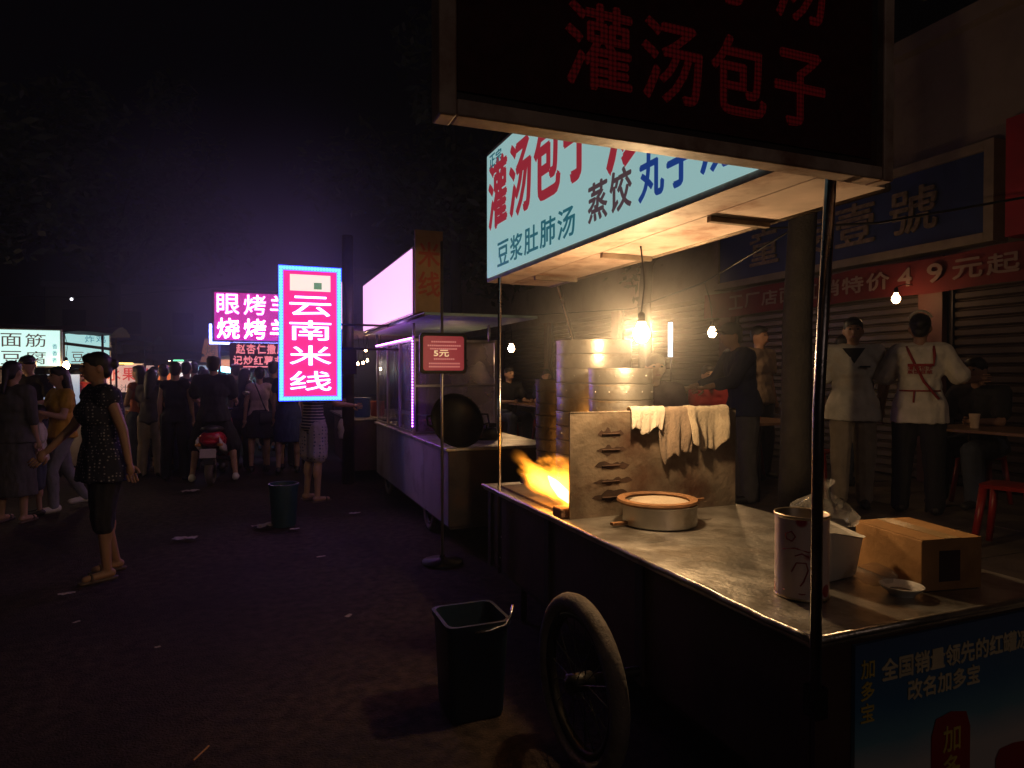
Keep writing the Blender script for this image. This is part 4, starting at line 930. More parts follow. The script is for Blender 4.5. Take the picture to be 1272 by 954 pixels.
MB().tube([(-8.0, 19, 3.5), (-5.5, 18.6, 3.32), (-3.86, 18.2, 3.3), (-2.8, 18, 3.38), (0.5, 17.6, 3.8)], 0.012, 5).build('wire', black_metal, wl, True)
MB().ell((-3.86, 18.2, 3.26), (0.03, 0.03, 0.03), 8, 6).build('lamp', emit('tiny_lamp', (0.9, 0.9, 1.0), 6.0), wl, True)

# ================================================================== TERRACE: lamps, tables, stools
bulb('bare warm bulb on the shop front under the red banner', (6.62, 5.2, 2.33), bulb_d, 0.045, (7.0, 5.25, 2.5))
bulb('bare warm bulb above the cook in dark cap', (4.56, 5.72, 1.94), bulb_s, 0.045, (4.6, 5.9, 2.5))
bulb('bare warm bulb hanging behind the noodle cart', (3.69, 9.3, 1.89), bulb_s, 0.05, (3.75, 9.6, 2.4))
MB().tube([(3.7, 3.6, 2.6), (4.6, 5.9, 2.5), (5.0, 8.0, 2.42), (3.75, 9.6, 2.4), (3.7, 12, 2.5)], 0.008, 5).build('lamp_wire', black_metal)
tag(bpy.data.objects['lamp_wire'], 'black wire carrying the bulbs over the eating tables', 'wire')
st = thing('tube_sign', 'upright white tube light glowing between the tables', 'light', (5.33, 7.56, 1.7))
MB().tube([(5.33, 7.56, 1.74), (5.33, 7.56, 2.2)], 0.03, 10).build('tube', emit('white_tube', (0.85, 0.9, 1.0), 5.0), st, True)
MB().tube([(5.37, 7.6, 0.29), (5.37, 7.6, 2.24)], 0.015, 6).build('pole', dark_metal, st, True)
tab_m = mat('table_top', (0.22, 0.12, 0.07), 0.35, 0, 0.2, 4)
def table(label, x, y, w, l, rz=0):
    t = thing('folding_table', label, 'table', (x, y, 0.298), rz)
    M = MW[t]
    MB().b2(-w / 2, w / 2, -l / 2, l / 2, 0.72, 0.745).build('table_top', tab_m, t, local=True, bevel=0.004)
    for sx in (-1, 1):
        for sy in (-1, 1): MB().tube([(sx * (w / 2 - .06), sy * (l / 2 - .06), 0.0), (sx * (w / 2 - .1), sy * (l / 2 - .1), 0.72)], 0.014, 6).build('leg', dark_metal, t, True, local=True)
table('folding eating table in front of the man in black', 5.85, 3.55, 0.75, 1.1, 0.1)
table('folding eating table beside the tree trunk', 4.75, 5.35, 0.7, 1.0)
table('folding eating table beneath the upright tube light', 5.1, 6.9, 0.7, 1.0, 0.1)
table('folding eating table in the gap past the noodle cart', 4.2, 9.3, 0.7, 1.1)
def stool(label, x, y, rz, m=red_pl, z=0.298, grp='plastic stools on the pavement'):
    t = thing('plastic_stool', label, 'stool', (x, y, z), rz, grp)
    MB().rings([rr_ring(0, 0, .42, .15, .15, .04), rr_ring(0, 0, .445, .155, .155, .04), rr_ring(0, 0, .45, .14, .14, .04)]).build('seat', m, t, 'auto', local=True)
    for sx in (-1, 1):
        for sy in (-1, 1): MB().tube([(sx * .17, sy * .17, 0), (sx * .125, sy * .125, .42)], [0.022, 0.028], 6).build('leg', m, t, True, local=True)
    return t
stool('glossy red plastic stool on its own at the pavement edge', 4.85, 2.93, 0.3)
stool('red plastic stool under the man in black', 6.35, 4.1, 0.1)
stool('red plastic stool beside the table by the tree', 5.25, 5.0, 0.4)
stool('red plastic stool under the diner in red by the tube light', 5.3, 6.1, 0.2)
stool('red plastic stool under the diner past the noodle cart', 3.9, 10.05, 0.0)
stool('red plastic stool under the dark haired diner past the noodle cart', 4.6, 10.05, 0.0)
stool('red plastic stool under the diner in red shirt beside the tree', 4.75, 6.05, 0.0)
cupm = mat('paper_cup', (0.6, 0.45, 0.35), 0.6)
for i, (x, y, lb) in enumerate(((5.72, 3.75, 'pale paper cup on the table of the man in black'), (4.7, 5.2, 'orange drink glass on the table by the tree'), (4.85, 5.5, 'clear cup beside the orange drink'), (4.1, 9.2, 'white bowl on the table past the noodle cart'))):
    tag(MB().lathe([(0.001, 0), (0.03, 0), (0.042, 0.12), (0.04, 0.12), (0.028, 0.01), (0.001, 0.008)], (x, y, 1.0445), 16).build('drinking_cup', mat('orange_drink', (0.6, 0.25, 0.08), 0.3) if i == 1 else cupm, None, 'auto'), lb, 'cup')

# ================================================================== SCOOTER
sx0, sy0 = -0.47, 10.0
sc = thing('motor_scooter', 'red and white motor scooter seen from behind with a number plate', 'scooter', (sx0, sy0, 0), R(-6))
redp = mat('red_scooter_paint', (0.42, 0.012, 0.03), 0.25, 0, 0.1); whp = mat('white_scooter_paint', (0.6, 0.55, 0.55), 0.3, 0, 0.08)
def L_(mb, name, m, parent=sc, sm=True): return mb.build(name, m, parent, sm, local=True)
tl = MB(); tl.rings([[Vector((a * w, y, z + b * h)) for a, b in [(math.cos(2 * PI * k / 14), math.sin(2 * PI * k / 14)) for k in range(14)]] for y, z, w, h in ((-0.36, 0.64, .05, .04), (-0.34, 0.64, .12, .08), (-0.15, 0.62, .165, .12), (0.15, 0.58, .17, .14), (0.42, 0.45, .13, .14))])
L_(tl, 'tail_body', redp)
sk = MB()
for s_ in (-1, 1): sk.rings([[Vector((s_ * (0.13 + 0.02 * k2), y, z0_ + dz)) for k2, dz in ((0, 0), (1.5, 0.05), (1.5, 0.12), (0, 0.17))] for y, z0_ in ((-0.36, .5), (-0.1, .42), (0.3, .34))])
L_(sk, 'side_cover', whp)
L_(MB().rings([[Vector((a * w, y, z + b * 0.05)) for a, b in [(math.cos(2 * PI * k / 12), math.sin(2 * PI * k / 12)) for k in range(12)]] for y, z, w in ((-0.33, .76, .06), (-0.2, .76, .13), (0.1, .74, .14), (0.35, .72, .09))]), 'seat', mat('black_vinyl', (0.02, 0.018, 0.02), 0.45))
L_(MB().ell((0, -0.37, 0.60), (0.085, 0.03, 0.035)), 'tail_light', mat('red_lens', (0.5, 0.01, 0.02), 0.15))
for s_ in (-1, 1): L_(MB().ell((s_ * 0.135, -0.34, 0.56), (0.04, 0.03, 0.028)), 'indicator', mat('amber_lens', (0.6, 0.25, 0.05), 0.2))
pl_ = L_(MB().box((0, -0.43, 0.455), (0.2, 0.006, 0.12), rx=-0.25), 'number_plate', mat('plate', (0.5, 0.42, 0.42), 0.4), sm=False)
L_(MB().box((0, -0.40, 0.40), (0.13, 0.03, 0.2), rx=-0.35), 'mudguard', black_metal, sm=False)
def scw(y, name):
    rg = []
    for k in range(29):
        a = 2 * PI * k / 28; rg.append([Vector((0.05 * math.sin(b), y + math.cos(a) * (0.175 + 0.045 * math.cos(b)), 0.222 + math.sin(a) * (0.175 + 0.045 * math.cos(b)))) for b in [2 * PI * j / 8 for j in range(8)]])
    o = L_(MB().rings(rg, False), name, rubber)
    L_(MB().tube([(-0.04, y, 0.222), (0.04, y, 0.222)], 0.14, 16), 'rim', chrome, o, 'auto')
scw(-0.22, 'wheel'); scw(0.98, 'wheel')
L_(MB().b2(-0.13, 0.13, 0.35, 0.72, 0.24, 0.29), 'footboard', black_metal, sm=False)
L_(MB().rings([[Vector((x * w, y + abs(x) * -0.05, z)) for x in (-1, -.5, 0, .5, 1)] + [Vector((x * w, y + 0.03 + abs(x) * -0.05, z)) for x in (1, .5, 0, -.5, -1)] for y, z, w in ((0.75, 0.28, .17), (0.82, 0.55, .2), (0.84, 0.85, .13))]), 'leg_shield', redp)
L_(MB().tube([(-0.32, 0.72, 1.0), (-0.12, 0.82, 0.98), (0.12, 0.82, 0.98), (0.32, 0.72, 1.0)], 0.016, 8), 'handlebar', black_metal)
for s_ in (-1, 1):
    o = L_(MB().tube([(s_ * 0.24, 0.76, 1.0), (s_ * 0.34, 0.72, 1.18)], 0.006, 6), 'mirror', black_metal)
    L_(MB().ell((s_ * 0.35, 0.72, 1.22), (0.055, 0.012, 0.035)), 'mirror_glass', chrome, o)
L_(MB().tube([(0.15, -0.4, 0.26), (0.15, 0.0, 0.27)], 0.045, 12), 'exhaust', black_metal)

# ================================================================== PEOPLE
def V(*a): return Vector(a)
DEF = dict(la=(V(.16, .05, -1), V(.04, -.25, -1)), ra=(V(-.16, .05, -1), V(-.04, -.25, -1)), ll=(V(.03, -.03, -1), V(0, .07, -1)), rl=(V(-.03, -.03, -1), V(0, .07, -1)), lean=(0, 0), yaw=0, nod=0, seat=None)
def cloth(name, col, rough=0.85, **k): return mat('cloth_' + name, col, rough, 0, k.pop('var', 0.15), k.pop('scale', 12), 0.25, **k)
skin1 = mat('skin', (0.42, 0.25, 0.17), 0.55, 0, 0.06, 10); skin2 = mat('skin_tan', (0.33, 0.18, 0.115), 0.55, 0, 0.06, 10)
hair_m = mat('black_hair', (0.012, 0.010, 0.010), 0.4, 0, 0.3, 40, 0.4); eye_m = mat('dark_eye', (0.015, 0.012, 0.012), 0.3); lip_m = mat('lip', (0.32, 0.11, 0.10), 0.5)
shoe_k = mat('dark_shoe', (0.025, 0.022, 0.022), 0.5); shoe_w = mat('white_shoe', (0.6, 0.58, 0.55), 0.55); sole_m = mat('sandal', (0.09, 0.06, 0.05), 0.6)

def person(label, loc, rz, H=1.65, skin=skin1, top=None, bottom=None, hair='short', shoes=shoe_k, vox=0.012, pose=None, sex='f', extra=None, face=True, group=None, cat='person', kid=False):
    """one continuous body; clothes, hair and shoes lie over it"""
    p = dict(DEF); p.update(pose or {})
    s = H / 1.7
    root = thing('person', label, cat, loc, rz, group)
    sw = (0.165 if sex == 'f' else 0.19)
    hw = 0.095 if sex == 'f' else 0.088
    TH, SH = 0.43, 0.42
    def leg(side, d):
        hip = V(side * hw, 0, -0.03); kn = hip + d[0].normalized() * TH; an = kn + d[1].normalized() * SH
        return hip, kn, an
    lg = {1: leg(1, p['ll']), -1: leg(-1, p['rl'])}
    pz = (p['seat'] / s + 0.11) if p['seat'] else -min(lg[1][2].z, lg[-1][2].z) + 0.075
    P = V(0, 0, pz)
    u = V(p['lean'][0], p['lean'][1], 1).normalized()
    def sp(h, dx=0, dy=0): return P + u * h + V(dx, dy, 0)
    neck = sp(0.51); hc = sp(0.51) + (u + V(0, -p['nod'], 0)).normalized() * 0.155
    Yaw = Matrix.Rotation(p['yaw'], 3, 'Z')
    def hd(x, y, z): return hc + Yaw @ V(x, y - p['nod'] * z * 0.5, z)
    arms = {}
    for side, d in ((1, p['la']), (-1, p['ra'])):
        sh = sp(0.46, side * sw); el = sh + d[0].normalized() * 0.29; wr = el + d[1].normalized() * 0.25
        arms[side] = (sh, el, wr, d[1].normalized())
    hs = 1.18 if kid else 1.0
    def finish(mb, name, m, v, par, fingers=None):
        mb.v = [q * s for q in mb.v]
        o = mb.build(name, m, par, True, local=True)
        md = o.modifiers.new('r', 'REMESH'); md.mode = 'VOXEL'; md.voxel_size = v; md.use_smooth_shade = True
        ms_ = o.modifiers.new('s', 'SMOOTH'); ms_.iterations = 3; ms_.factor = 0.5
        if fingers: fingers.v = [q * s for q in fingers.v]
        REM.append((o, fingers)); return o
    def torso(mb, i, lo=0.0, hi=1.0, flare=0.0):
        mb.ell(sp(0.0), (0.155 + i + (0.01 if sex == 'f' else 0), 0.108 + i, 0.12 + i)); mb.ell(sp(0.16), (0.128 + i, 0.092 + i, 0.14 + i))
        mb.ell(sp(0.33), (0.15 + i + (0.012 if sex == 'm' else 0), 0.104 + i, 0.15 + i))
        mb.cap(sp(0.44, -sw + 0.03), sp(0.44, sw - 0.03), 0.06 + i, 0.06 + i)
        if sex == 'f':
            for q in (-1, 1): mb.ell(sp(0.32, q * 0.065, -0.075), (0.06 + i, 0.052 + i, 0.06 + i))
    # body
    b = MB(); torso(b, 0)
    b.cap(sp(0.46), hc + V(0, 0.01, -0.05), 0.055, 0.05)
    b.ell(hc, (0.076 * hs, 0.094 * hs, 0.115 * hs)); b.ell(hd(0, -0.035, -0.06), (0.052, 0.05, 0.055))
    b.ell(hd(0, -0.1, -0.015), (0.013, 0.02, 0.025)); b.ell(hd(0, -0.088, -0.06), (0.024, 0.014, 0.012))
    for q in (-1, 1): b.ell(hd(q * 0.08, 0.01, -0.01), (0.012, 0.02, 0.032))
    fg = MB()
    for side in (1, -1):
        sh, el, wr, d = arms[side]
        b.cap(sh, el, 0.047, 0.038); b.cap(el, wr, 0.038, 0.026)
        palm = wr + d * 0.055; b.ell(palm, (0.036, 0.03, 0.05)) if abs(d.z) > 0.6 else b.ell(palm, (0.045, 0.045, 0.022))
        ax = d.cross(V(1, 0, 0) if abs(d.x) < 0.7 else V(0, 0, 1)).normalized(); cu = d.cross(ax).normalized() * -side
        for k, ln in enumerate((0.062, 0.07, 0.066, 0.052)):
            b0 = palm + d * 0.035 + ax * (k - 1.5) * 0.02; b1 = b0 + d * ln * 0.55 + cu * 0.008; b2_ = b1 + (d * 0.75 + cu * 0.6).normalized() * ln * 0.5
            fg.tube([b0, b1, b2_], [0.009, 0.0085, 0.007], 6)
        t0 = palm - d * 0.02 - ax * 0.03; fg.tube([t0, t0 + d * 0.03 - ax * 0.022, t0 + d * 0.058 - ax * 0.026 + cu * 0.01], [0.011, 0.0105, 0.008], 6)
        hip, kn, an = [q + P for q in lg[side]]
        b.cap(hip, kn, 0.082, 0.054); b.cap(kn, an, 0.052, 0.034); b.ell(kn.lerp(an, 0.28) + V(0, 0.018, 0), (0.05, 0.052, 0.11))
        ft_ = V(0.15 * side * 0.2, -1, 0).normalized(); b.cap(an + V(0, 0.03, -0.035), an + ft_ * 0.15 + V(0, 0, -0.05), 0.034, 0.026)
    bo = finish(b, 'body', skin, vox, root, fg)
    if face:
        e = MB()
        for q in (-1, 1): e.ell(hd(q * 0.033, -0.086, 0.008) * s, (0.012 * s, 0.008 * s, 0.007 * s), 8, 6); e.box(hd(q * 0.034, -0.085, 0.034) * s, (0.032 * s, 0.012 * s, 0.007 * s))
        e.build('eyes', eye_m, root, True, local=True)
        MB().ell(hd(0, -0.1, -0.062) * s, (0.024 * s, 0.008 * s, 0.007 * s), 8, 6).build('mouth', lip_m, root, True, local=True)
    # hair
    h = MB()
    if hair != 'none':
        h.ell(hd(0, 0.016, 0.036), (0.086 * hs, 0.098 * hs, 0.093 * hs))
        h.ell(hd(0, -0.035, 0.07), (0.068, 0.058, 0.042)); h.ell(hd(0, 0.05, -0.015), (0.07, 0.055, 0.075))
        if hair in ('bowl',): h.ell(hd(0, -0.02, 0.035), (0.094, 0.092, 0.05))
        if hair == 'bun': h.ell(hd(0, 0.11, 0.03), (0.045, 0.045, 0.045))
        if hair == 'tail': h.cap(hd(0, 0.1, 0.02), hd(0, 0.14, -0.22), 0.035, 0.02)
        if hair == 'long':
            h.cap(hd(0, 0.05, 0.0), hd(0, 0.10, -0.33), 0.08, 0.055); h.cap(hd(-.05, 0.04, 0.0), hd(-.07, 0.07, -0.27), 0.05, 0.03); h.cap(hd(.05, 0.04, 0.0), hd(.07, 0.07, -0.27), 0.05, 0.03)
        if hair == 'tousled':
            q = random.Random(int(abs(loc[0]) * 100))
            for k in range(14): a = q.uniform(0, 2 * PI); h.ell(hd(math.cos(a) * 0.06, 0.02 + math.sin(a) * 0.065, 0.075 + q.uniform(-.02, .03)), (0.03, 0.03, 0.03), 8, 6)
        if hair == 'cap':
            cp = MB(); cp.ell(hd(0, 0.005, 0.055), (0.098, 0.11, 0.078)); cp.ell(hd(0, -0.1, 0.04), (0.075, 0.075, 0.014)); finish(cp, 'cap', extra or cloth('cap', (0.02, 0.02, 0.03)), vox, root)
        finish(h, 'hair', hair_m, vox, root)
    # top: (material, sleeve 0..2, length below pelvis, flare, looseness)
    if top:
        m_, sl, ln, fl_, loose = top
        t = MB(); torso(t, 0.014 + loose)
        if ln > 0: t.rings([[P + V(math.cos(a) * w, math.sin(a) * w * 0.72, z) for a in [2 * PI * k / 20 for k in range(20)]] for z, w in ((0.12, 0.14 + loose), (0.0, 0.178 + loose + fl_ * .4), (-ln, 0.182 + loose + fl_))])
        for side in (1, -1):
            sh, el, wr, d = arms[side]
            if sl > 0:
                if sl <= 1: t.cap(sh, sh.lerp(el, sl), 0.062 + loose * .6, 0.06 + loose)
                else: t.cap(sh, el, 0.06 + loose * .6, 0.05 + loose * .5); t.cap(el, el.lerp(wr, sl - 1), 0.05 + loose * .5, 0.042 + loose * .5)
            else: t.cap(sp(0.40, side * 0.1), sp(0.49, side * 0.105), 0.04, 0.035)
        finish(t, 'top', m_, vox, root)
    # bottom: (material, kind, length) length 1 = ankle, .5 = knee
    if bottom:
        m_, kind, ln = bottom
        t = MB(); t.ell(sp(0.02), (0.172, 0.124, 0.115))
        if kind == 'skirt':
            a1, a2 = lg[1][1] + P, lg[-1][1] + P; zb = pz - 0.03 - (0.85 * ln); fw = 0.19 + 0.06 * ln
            t.rings([[V(math.cos(a) * w, math.sin(a) * w * 0.8, z) for a in [2 * PI * k / 22 for k in range(22)]] for z, w in ((pz + 0.08, 0.15), (pz - 0.02, 0.185), (zb, fw))])
        else:
            wide = 0.012 if kind == 'slim' else 0.03
            for side in (1, -1):
                hip, kn, an = [q + P for q in lg[side]]
                if ln <= 0.5: t.cap(hip, hip.lerp(kn, ln * 2), 0.088 + wide, 0.075 + wide + (0.012 if kind == 'shorts' else 0))
                else: t.cap(hip, kn, 0.088 + wide, 0.058 + wide); t.cap(kn, kn.lerp(an, ln * 2 - 1), 0.06 + wide, 0.043 + wide)
        finish(t, 'trousers' if kind != 'skirt' else 'skirt', m_, vox, root)
    for side in (1, -1):
        an = lg[side][2] + P; ft_ = V(0.15 * side * 0.2, -1, 0).normalized(); t = MB()
        if shoes in (sole_m,):
            t.cap(an + V(0, 0.05, -0.07), an + ft_ * 0.17 + V(0, 0, -0.072), 0.032, 0.032); t.v = [V(q.x, q.y, min(q.z, an.z - 0.062)) for q in t.v]
            t.tube([an + ft_ * 0.11 + V(a * 0.04, 0, -0.06 + 0.04 * math.sqrt(max(0, 1 - a * a))) for a in (-1, -.6, 0, .6, 1)], 0.012, 6)
        else: t.cap(an + V(0, 0.035, -0.025), an + ft_ * 0.16 + V(0, 0, -0.042), 0.045, 0.036); t.cap(an + V(0, 0.01, 0.0), an + V(0, 0, -.03), 0.042, 0.046)
        finish(t, 'shoe', shoes, vox, root)
    return root, dict(P=P, sp=sp, hc=hc, arms=arms, s=s, lg=lg)

# fabrics with a pattern of their own
def dots(name, base, dot, scale, lines=False):
    m = bpy.data.materials.new(name); m.use_nodes = True; n = m.node_tree; L = n.links.new; b = n.nodes['Principled BSDF']; b.inputs['Roughness'].default_value = 0.85
    tc = n.nodes.new('ShaderNodeTexCoord')
    if lines:
        w = n.nodes.new('ShaderNodeTexWave'); w.bands_direction = 'Z'; w.inputs['Scale'].default_value = scale; w.inputs['Distortion'].default_value = 0.6; L(tc.outputs['Object'], w.inputs['Vector']); src = w.outputs['Fac']; a, c = 0.62, 0.72
    else:
        v = n.nodes.new('ShaderNodeTexVoronoi'); v.inputs['Scale'].default_value = scale; v.inputs['Randomness'].default_value = 0.35; L(tc.outputs['Object'], v.inputs['Vector']); src = v.outputs['Distance']; a, c = 0.22, 0.28
    r = n.nodes.new('ShaderNodeValToRGB'); r.color_ramp.elements[0].position = a; r.color_ramp.elements[1].position = c
    r.color_ramp.elements[0].color = (*(base if lines else dot), 1); r.color_ramp.elements[1].color = (*(dot if lines else base), 1)
    L(src, r.inputs['Fac']); L(r.outputs[0], b.inputs['Base Color']); MATS[name] = m; return m
k_black = cloth('black', (0.012, 0.012, 0.016)); k_navy = cloth('navy', (0.015, 0.018, 0.05)); k_grey = cloth('grey', (0.08, 0.075, 0.08)); k_white = cloth('white', (0.62, 0.58, 0.52), stain=(0.42, 0.30, 0.2), stain_amt=0.35, stain_scale=3)
k_denim = cloth('denim', (0.05, 0.06, 0.1)); k_yel = cloth('mustard', (0.5, 0.28, 0.03)); k_org = cloth('rust_orange', (0.35, 0.10, 0.04)); k_pink = cloth('pale_pink', (0.55, 0.4, 0.42)); k_red = cloth('dark_red', (0.3, 0.02, 0.02)); k_tan = cloth('tan', (0.3, 0.22, 0.16)); k_blu = cloth('deep_blue', (0.02, 0.03, 0.12)); k_khaki = cloth('khaki', (0.32, 0.26, 0.2)); k_cream = cloth('cream', (0.5, 0.45, 0.36))
walkL = dict(ll=(V(.03, -.38, -1), V(0, .05, -1)), rl=(V(-.03, .22, -1), V(0, .55, -1)))
stand2 = dict(ll=(V(.07, -.05, -1), V(.03, .08, -1)), rl=(V(-.04, .02, -1), V(-.02, .04, -1)))

# --- woman in dotted top, walking to the left of the street
person('woman in dark dotted sleeveless top and black knee shorts walking in sandals', (*gp(128, 716), 0.0), R(-62), 1.63, skin2, (dots('dotted_top', (0.015, 0.016, 0.035), (0.28, 0.26, 0.28), 42), 0, 0.20, 0.055, 0.030), (k_black, 'shorts', 0.60), 'bun', sole_m, 0.009,
       dict(la=(V(.26, .26, -1), V(.14, .12, -1)), ra=(V(-.3, -.45, -1), V(-.1, -.75, -.8)), ll=(V(.01, -.10, -1), V(0, .06, -1)), rl=(V(-.02, .05, -1), V(0, .22, -1)), lean=(0, -.04), yaw=R(-10), nod=.12))
# --- far left group
person('figure in long dark grey dress turned away near the stalls', (*gp(16, 648), 0.0), R(158), 1.6, skin1, (k_grey, 1.2, 0.1, 0.03, 0.02), (k_grey, 'skirt', 0.75), 'tail', sole_m, 0.011, stand2)
person('man with bowl cut in black shirt with red print looking down', (*gp(38, 607), 0.0), R(-18), 1.72, skin1, (cloth('black_redprint', (0.014, 0.012, 0.014)), .6, .08, .01, .015), (k_denim, 'wide', 1), 'bowl', shoe_k, 0.0135, dict(nod=0.35, la=(V(.2, -.1, -1), V(-.5, -.8, -.1))), 'm')
person('small child in white shirt and dark shorts', (*gp(46, 640), 0.0), R(-75), 1.14, skin1, (cloth('child_white', (0.6, 0.55, 0.5)), .7, .08, .02, .02), (k_denim, 'shorts', 0.5), 'bowl', shoe_k, 0.009, None, 'm', kid=True)
yw, yj = person('long haired girl in yellow top and jeans with an orange bag', (*gp(76, 634), 0.0), R(-55), 1.58, skin1, (k_yel, .45, .06, .02, .012), (cloth('pale_jeans', (0.18, 0.18, 0.22)), 'slim', 1), 'long', shoe_w, 0.011, dict(**walkL, nod=0.2, la=(V(.25, -.3, -1), V(-.2, -1, .3)), ra=(V(-.2, -.3, -1), V(.2, -1, .2))))
x, y = gp(62, 634)
hb = thing('shoulder_bag', 'orange shoulder bag hanging beside the girl in yellow', 'bag', (x - 0.05, y + 0.1, 0.78))
MB().rings([rr_ring(x - .02, y + .05, z, a, b_, .03) for z, a, b_ in ((.66, .12, .05), (.72, .14, .06), (.84, .13, .055), (.88, .11, .03))]).build('pouch', cloth('bag_orange', (0.45, 0.2, 0.03), 0.6), hb, True)
MB().tube([(x - .12, y + .05, .86), (x - .06, y + .02, 1.15), (x + .02, y + .03, 1.2), (x + .08, y + .05, .86)], .008, 6).build('strap', k_black, hb, True)
# --- middle crowd
person('woman with long hair in rust orange camisole and dark trousers', (*gp(172, 590), 0.0), R(-120), 1.6, skin1, (k_org, 0, .06, .0, .006), (k_denim, 'wide', 1), 'long', shoe_k, 0.0135, dict(la=(V(.15, -.2, -1), V(0, -.8, -.4)), ra=(V(-.15, -.2, -1), V(0, -.8, -.4))))
person('young woman in black overalls with bare shoulders and dark wide trousers', (*gp(218, 597), 0.0), R(172), 1.64, skin1, (k_black, 0, .1, .01, .012), (k_black, 'wide', 1), 'short', shoe_k, 0.0135, stand2)
person('dark haired woman in long black dress next to the overalls', (*gp(203, 585), 0.0), R(-160), 1.62, skin1, (k_black, .5, .1, .02, .015), (k_black, 'skirt', .8), 'bun', shoe_k, 0.0135, stand2)
person('person in red shirt half hidden behind the long haired woman', (*gp(192, 572), 0.0), R(40), 1.6, skin1, (k_red, .6, .1, .01, .015), (k_grey, 'wide', 1), 'short', shoe_k, 0.016, None, 'm')
rider = dict(ll=(V(.34, -.25, -1), V(.12, .2, -1)), rl=(V(-.34, -.25, -1), V(-.12, .2, -1)), la=(V(.25, -.45, -1), V(-.05, -1, -.15)), ra=(V(-.25, -.45, -1), V(.05, -1, -.15)), lean=(0, -.05))
person('man in black shirt standing astride the red scooter', (sx0, sy0 + 0.12, 0.0), R(176), 1.76, skin1, (k_black, .65, .1, .02, .03), (k_black, 'shorts', .5), 'tousled', shoe_w, 0.0135, rider, 'm')
person('woman in pale camisole and black skirt with a dark shoulder strap', (*gp(322, 586), 0.0), R(-172), 1.58, skin1, (k_pink, 0, .05, .0, .006), (k_black, 'skirt', .42), 'bun', shoe_k, 0.011, stand2)
x, y = gp(322, 586)
cb = thing('crossbody_bag', 'black crossbody bag on the back of the woman in pale camisole', 'bag', (x + .1, y - .16, .85))
MB().tube([(x - .09, y - .06, 1.42), (x - .02, y - .15, 1.25), (x + .05, y - .17, 1.05), (x + .1, y - .19, .93)], .010, 6).build('strap', k_black, cb, True)
MB().rings([rr_ring(x + .1, y - .19, z, a, b_, .025) for z, a, b_ in ((.74, .1, .03), (.78, .115, .04), (.92, .11, .035), (.94, .09, .02))]).build('pouch', cloth('bag_black', (.015, .014, .018), .5), cb, True)
person('woman in deep blue dress with bare legs behind the neon', (*gp(358, 588), 0.0), R(170), 1.66, skin1, (k_blu, 0.4, .1, .01, .012), (k_blu, 'skirt', .5), 'long', shoe_k, 0.011, dict(ll=(V(.08, .1, -1), V(.02, .2, -1)), rl=(V(-.06, -.12, -1), V(0, .02, -1))))
person('woman in striped shirt and floral shorts reaching towards the snack stall', (*gp(389, 622), 0.0), R(118), 1.62, skin1, (dots('striped_shirt', (0.03, 0.03, 0.10), (0.5, 0.45, 0.5), 9.0, True), .5, .06, .0, .012), (dots('floral_shorts', (0.35, 0.3, 0.38), (0.05, 0.05, 0.13), 24), 'shorts', .40), 'tail', sole_m, 0.010, dict(la=(V(.1, -.85, -.7), V(-.05, -1, -.05)), ra=(V(-.1, -.75, -.8), V(.05, -1, -.1)), **stand2))
back = [(150, 560, -.3, 'man in grey shirt in the crowd beyond the fruit banner', k_grey, 'm', 'short', 1.7), (233, 562, 2.9, 'dark haired girl in grey top in the crowd behind the scooter', k_grey, 'f', 'long', 1.58), (249, 556, 3.3, 'short haired man in cream shirt beyond the scooter', k_cream, 'm', 'short', 1.66), (262, 552, .4, 'man in tan shirt facing the camera beyond the scooter', k_tan, 'm', 'short', 1.66),
        (303, 566, 3.0, 'woman in cream top in the crowd under the red diode board', k_cream, 'f', 'short', 1.55), (338, 572, 2.8, 'dark haired woman in navy top beside the blue dress', k_navy, 'f', 'bun', 1.56), (284, 548, 0.3, 'person in dark red shirt far under the cyan tube light', k_red, 'f', 'short', 1.6), (345, 556, .2, 'stallholder in pink shirt beneath the red diode board', k_pink, 'f', 'short', 1.6)]
back += [(181, 566, 3.4, 'man in cream shirt beside the rust camisole', k_cream, 'm', 'short', 1.68), (213, 556, 2.9, 'woman in dark red dress beyond the overalls', k_red, 'f', 'bun', 1.58), (241, 572, 3.2, 'man in navy shirt right behind the scooter rider', k_navy, 'm', 'short', 1.68),
         (276, 560, 3.0, 'woman in pink shirt past the handlebars', k_pink, 'f', 'tail', 1.58), (294, 574, -2.9, 'man in grey shirt between the scooter and the pale camisole', k_grey, 'm', 'tousled', 1.66), (312, 556, .1, 'person in mustard shirt facing the crowd under the diode board', k_yel, 'f', 'short', 1.6), (331, 560, 3.1, 'man in tan shirt under the barbecue neon', k_tan, 'm', 'short', 1.68), (104, 570, .6, 'stallholder in dark red apron under the teal light box', k_red, 'f', 'bun', 1.58), (25, 577, .3, 'stallholder in cream shirt behind the warm bulb', k_cream, 'm', 'short', 1.64), (60, 590, 2.4, 'woman in navy behind the girl in yellow', k_navy, 'f', 'long', 1.6)]
back += [(187, 592, 2.9, 'woman in grey top between the camisole and the long dress', k_grey, 'f', 'long', 1.55), (232, 586, -2.8, 'man in black shirt just left of the scooter', k_black, 'm', 'short', 1.66), (255, 575, 3.0, 'woman in dark red top hidden behind the rider', k_red, 'f', 'long', 1.58),
         (300, 584, 2.6, 'woman in navy dress between the scooter and the pale camisole', k_navy, 'f', 'long', 1.57), (340, 584, 3.2, 'man in black shirt between the camisole and the blue dress', k_black, 'm', 'tousled', 1.67), (372, 580, 2.8, 'woman in pink top behind the striped shirt', k_pink, 'f', 'short', 1.56), (92, 584, 2.0, 'woman in dark red top past the girl in yellow', k_red, 'f', 'bun', 1.56)]
